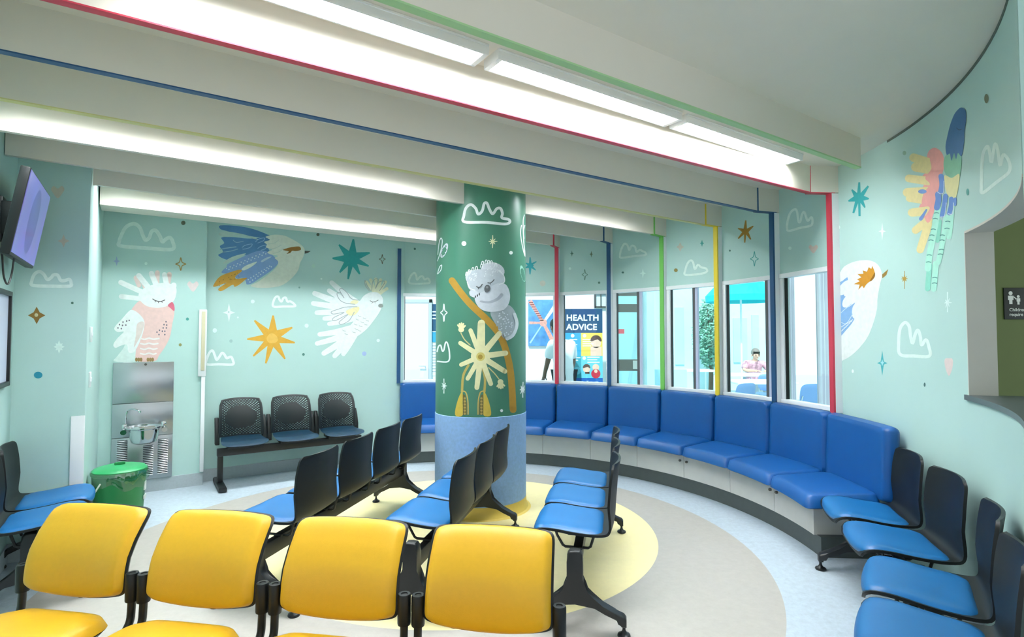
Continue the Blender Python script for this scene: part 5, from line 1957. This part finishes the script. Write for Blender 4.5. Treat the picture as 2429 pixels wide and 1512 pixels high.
def yard_chair(px, d, rz, label):
    c = at(px, 900, d)
    t = thing('courtyard_chair', label, 'chair', (c.x, d, 0), rz, 'courtyard chairs')
    bm = B()
    cushion(bm, lambda a, b: (Vector((a * 0.21, b * 0.21, 0.44 + 0.02 * a * a)), Vector((0, 0, 1))), 0.012, 0.012, 8, 8, 6)
    obj('seat', bm, CHB, t)
    bm = B()
    cushion(bm, lambda a, b: (Vector((a * 0.20, -0.22 - 0.05 * (b + 1) / 2 + 0.03 * a * a, 0.64 + b * 0.16)), Vector((0, 1, 0.1))), 0.012, 0.012, 8, 8, 4)
    obj('backrest', bm, CHB, t)
    for sx in (-1, 1):
        for sy in (-1, 1):
            bm = B()
            tube(bm, [(sx * 0.20, sy * 0.21, 0.0), (sx * 0.18, sy * 0.18, 0.44)] + ([(sx * 0.17, -0.24, 0.62)] if sy < 0 else []), 0.011, 8)
            obj('leg', bm, CHROME, t)


yard_chair(1742, 8.6, 0.4, 'slate blue plastic chair outside left of the nearest white table')
yard_chair(1822, 10.2, 2.6, 'slate blue plastic chair outside behind the nearest white table')
yard_chair(1900, 8.5, 0.2, 'slate blue plastic chair outside in front of the white wall')


# ---------------------------------------------------------------- people
def skin_obj(name, joints, edges, m, parent, root, sub=2):
    bm = B()
    ly = bm.verts.layers.skin.verify()
    ix = {}
    for k, (p, r) in joints.items():
        v_ = bm.verts.new(p)
        v_[ly].radius = r if isinstance(r, tuple) else (r, r)
        v_[ly].use_root = (k == root)
        ix[k] = v_
    for a, b in edges:
        bm.edges.new((ix[a], ix[b]))
    me = bpy.data.meshes.new(name)
    bm.to_mesh(me)
    bm.free()
    me.materials.append(m)
    o = bpy.data.objects.new(name, me)
    COL.objects.link(o)
    o.parent = parent
    s = o.modifiers.new('skin', 'SKIN')
    s.use_smooth_shade = True
    s.branch_smoothing = 0.4
    u = o.modifiers.new('sub', 'SUBSURF')
    u.levels = sub
    u.render_levels = sub
    return o


def chain(*k):
    return list(zip(k[:-1], k[1:]))


def person(label, loc, rz, P, skin, hair, shirt, legs, loose=0.022):
    """P: joint positions with the sitter or walker facing local +y"""
    t = thing('person', label, 'person', loc, rz)
    J = {k: (Vector(v_), r) for k, (v_, r) in P.items()}
    for s in ('l', 'r'):
        wr, el = J['wrist_' + s][0], J['elbow_' + s][0]
        d = (wr - el).normalized()
        sd = Vector((1, 0, 0)) if abs(d.x) < 0.8 else Vector((0, 1, 0))
        sd = (sd - d * sd.dot(d)).normalized()
        fw_ = d.cross(sd)
        J['palm_' + s] = (wr + d * 0.075, (0.030, 0.016))
        for i, (off, ln) in enumerate(((-0.030, 0.062), (-0.010, 0.075), (0.010, 0.070), (0.030, 0.055))):
            b = wr + d * 0.09 + sd * off
            J['f%d_%s' % (i, s)] = (b, 0.0085)
            J['g%d_%s' % (i, s)] = (b + d * ln * 0.55 + fw_ * 0.008, 0.008)
            J['h%d_%s' % (i, s)] = (b + d * ln * 0.95 + fw_ * 0.026, 0.007)
        J['t0_' + s] = (wr + d * 0.04 + sd * 0.034 + fw_ * 0.01, 0.010)
        J['t1_' + s] = (wr + d * 0.075 + sd * 0.055 + fw_ * 0.02, 0.009)
    E = chain('pelvis', 'waist', 'chest', 'neckb', 'neck', 'chin', 'skull')
    for s in ('l', 'r'):
        E += chain('chest', 'shoulder_' + s, 'elbow_' + s, 'wrist_' + s, 'palm_' + s)
        for i in range(4):
            E += chain('palm_' + s, 'f%d_%s' % (i, s), 'g%d_%s' % (i, s), 'h%d_%s' % (i, s))
        E += chain('wrist_' + s, 't0_' + s, 't1_' + s)
        E += chain('pelvis', 'hip_' + s, 'knee_' + s, 'ankle_' + s, 'toe_' + s)
    body = skin_obj('body', J, E, skin, t, 'pelvis')
    # clothing
    K = {k: (J[k][0], (J[k][1] if not isinstance(J[k][1], tuple) else J[k][1][0]) + loose) for k in ('pelvis', 'waist', 'chest', 'neckb', 'shoulder_l', 'shoulder_r')}
    K['neckb'] = (J['neckb'][0], 0.075)
    for s in ('l', 'r'):
        K['sl_' + s] = (J['shoulder_' + s][0].lerp(J['elbow_' + s][0], 0.92), 0.068)
    K['hem'] = (J['pelvis'][0] - Vector((0, 0, 0.10 if loose < 0.03 else 0.24)), K['pelvis'][1] * 0.98)
    skin_obj('shirt', K, chain('hem', 'pelvis', 'waist', 'chest', 'neckb') + chain('chest', 'shoulder_l', 'sl_l') + chain('chest', 'shoulder_r', 'sl_r'), shirt, t, 'pelvis')
    T = {'pelvis': (J['pelvis'][0] - Vector((0, 0, 0.03)), 0.135)}
    for s in ('l', 'r'):
        T['hip_' + s] = (J['hip_' + s][0], 0.105)
        T['knee_' + s] = (J['knee_' + s][0], 0.078)
        T['ank_' + s] = (J['knee_' + s][0].lerp(J['ankle_' + s][0], 0.93), 0.066)
    skin_obj('trousers', T, chain('pelvis', 'hip_l', 'knee_l', 'ank_l') + chain('pelvis', 'hip_r', 'knee_r', 'ank_r'), legs, t, 'pelvis')
    sk, ch = J['skull'][0], J['chin'][0]
    up = (sk - J['neck'][0]).normalized()
    bm = B()
    bmesh.ops.create_uvsphere(bm, u_segments=20, v_segments=14, radius=1.0)
    bmesh.ops.transform(bm, matrix=Matrix.Translation(sk + up * 0.022 + Vector((0, -0.018, 0))) @ Matrix.Diagonal((0.088, 0.100, 0.098, 1)), verts=bm.verts[:])
    bmesh.ops.delete(bm, geom=[f for f in bm.faces if f.calc_center_median().y > sk.y + 0.035 and f.calc_center_median().z < sk.z + 0.05], context='FACES')
    obj('hair', bm, hair, t)
    bm = B()
    for sx in (-1, 1):
        bmesh.ops.create_uvsphere(bm, u_segments=8, v_segments=6, radius=0.010, matrix=Matrix.Translation(sk + Vector((sx * 0.031, 0.078, -0.028))))
    obj('eyes', bm, BLACKP, t)
    bm = B()
    tube(bm, [sk + Vector((0, 0.078, -0.03)), sk + Vector((0, 0.10, -0.065)), sk + Vector((0, 0.085, -0.075))], [0.008, 0.014, 0.008], 8)
    tube(bm, [sk + Vector((-0.022, 0.078, -0.10)), sk + Vector((0, 0.086, -0.10)), sk + Vector((0.022, 0.078, -0.10))], 0.006, 6)
    for sx in (-1, 1):
        bmesh.ops.create_uvsphere(bm, u_segments=8, v_segments=6, radius=1, matrix=Matrix.Translation(sk + Vector((sx * 0.082, -0.005, -0.045))) @ Matrix.Diagonal((0.012, 0.02, 0.032, 1)))
    obj('face', bm, skin, t)
    return t


SK1 = mat('brown skin', '7a5647', 0.5)
SK2 = mat('light skin', 'dcb39c', 0.5)
stand = {'pelvis': ((0, 0, 0.93), 0.125), 'waist': ((0, 0.02, 1.08), 0.115), 'chest': ((0, 0.05, 1.30), 0.135), 'neckb': ((0, 0.08, 1.46), 0.06), 'neck': ((-0.03, 0.11, 1.53), 0.052), 'chin': ((-0.05, 0.155, 1.60), 0.070), 'skull': ((-0.05, 0.15, 1.68), 0.085),
         'shoulder_l': ((-0.19, 0.06, 1.40), 0.062), 'elbow_l': ((-0.24, 0.10, 1.13), 0.042), 'wrist_l': ((-0.22, 0.22, 0.90), 0.030),
         'shoulder_r': ((0.19, 0.06, 1.40), 0.062), 'elbow_r': ((0.24, 0.06, 1.12), 0.042), 'wrist_r': ((0.23, 0.14, 0.88), 0.030),
         'hip_l': ((-0.09, 0, 0.88), 0.085), 'knee_l': ((-0.10, 0.03, 0.48), 0.055), 'ankle_l': ((-0.10, -0.02, 0.08), 0.040), 'toe_l': ((-0.11, 0.16, 0.035), 0.036),
         'hip_r': ((0.09, 0, 0.88), 0.085), 'knee_r': ((0.10, 0.00, 0.48), 0.055), 'ankle_r': ((0.10, -0.05, 0.08), 0.040), 'toe_r': ((0.11, 0.13, 0.035), 0.036)}
pp = at(1338, 800, 8.45)
person('standing person in a white shirt with dark hair behind the red post', (pp.x + 0.0, 8.45, 0), math.radians(34), stand, SK1, mat('black hair', '1b1718', 0.6), mat('white shirt cloth', 'eef3f8', 0.8), mat('dark trousers', '2d3036', 0.8), 0.045)
sit = {'pelvis': ((0, 0, 0.52), 0.13), 'waist': ((0, 0.03, 0.66), 0.12), 'chest': ((0, 0.10, 0.86), 0.135), 'neckb': ((0, 0.15, 1.00), 0.06), 'neck': ((0, 0.18, 1.05), 0.05), 'chin': ((0, 0.215, 1.09), 0.066), 'skull': ((0, 0.20, 1.15), 0.082),
       'shoulder_l': ((-0.18, 0.12, 0.95), 0.060), 'elbow_l': ((-0.27, 0.24, 0.80), 0.042), 'wrist_l': ((-0.13, 0.42, 0.80), 0.030),
       'shoulder_r': ((0.18, 0.12, 0.95), 0.060), 'elbow_r': ((0.27, 0.24, 0.80), 0.042), 'wrist_r': ((0.12, 0.40, 0.80), 0.030),
       'hip_l': ((-0.10, 0.02, 0.50), 0.085), 'knee_l': ((-0.12, 0.42, 0.48), 0.058), 'ankle_l': ((-0.12, 0.42, 0.08), 0.042), 'toe_l': ((-0.12, 0.58, 0.035), 0.036),
       'hip_r': ((0.10, 0.02, 0.50), 0.085), 'knee_r': ((0.12, 0.42, 0.48), 0.058), 'ankle_r': ((0.12, 0.42, 0.08), 0.042), 'toe_r': ((0.12, 0.58, 0.035), 0.036)}
sp_ = at(1783, 850, 11.85)
person('seated person in a pink patterned top leaning on a white table outside', (sp_.x, 11.85, 0), PI, sit, SK2, mat('grey brown hair', '8d817b', 0.7), mat('pink patterned cloth', 'd9a3b4', 0.8, noise=0.5, nscale=18), mat('pale trousers', 'b9c2cc', 0.8))
st_ = thing('courtyard_stool', 'white stool under the seated person outside', 'stool', (sp_.x, 11.85, 0))
bm = B()
box(bm, (0, 0, 0.36), (0.4, 0.4, 0.05), 0, 0.01)
obj('seat', bm, WHITE, st_)
for sx in (-1, 1):
    for sy in (-1, 1):
        bm = B()
        tube(bm, [(sx * 0.17, sy * 0.17, 0), (sx * 0.15, sy * 0.15, 0.35)], 0.014, 8)
        obj('leg', bm, WHITE, st_)
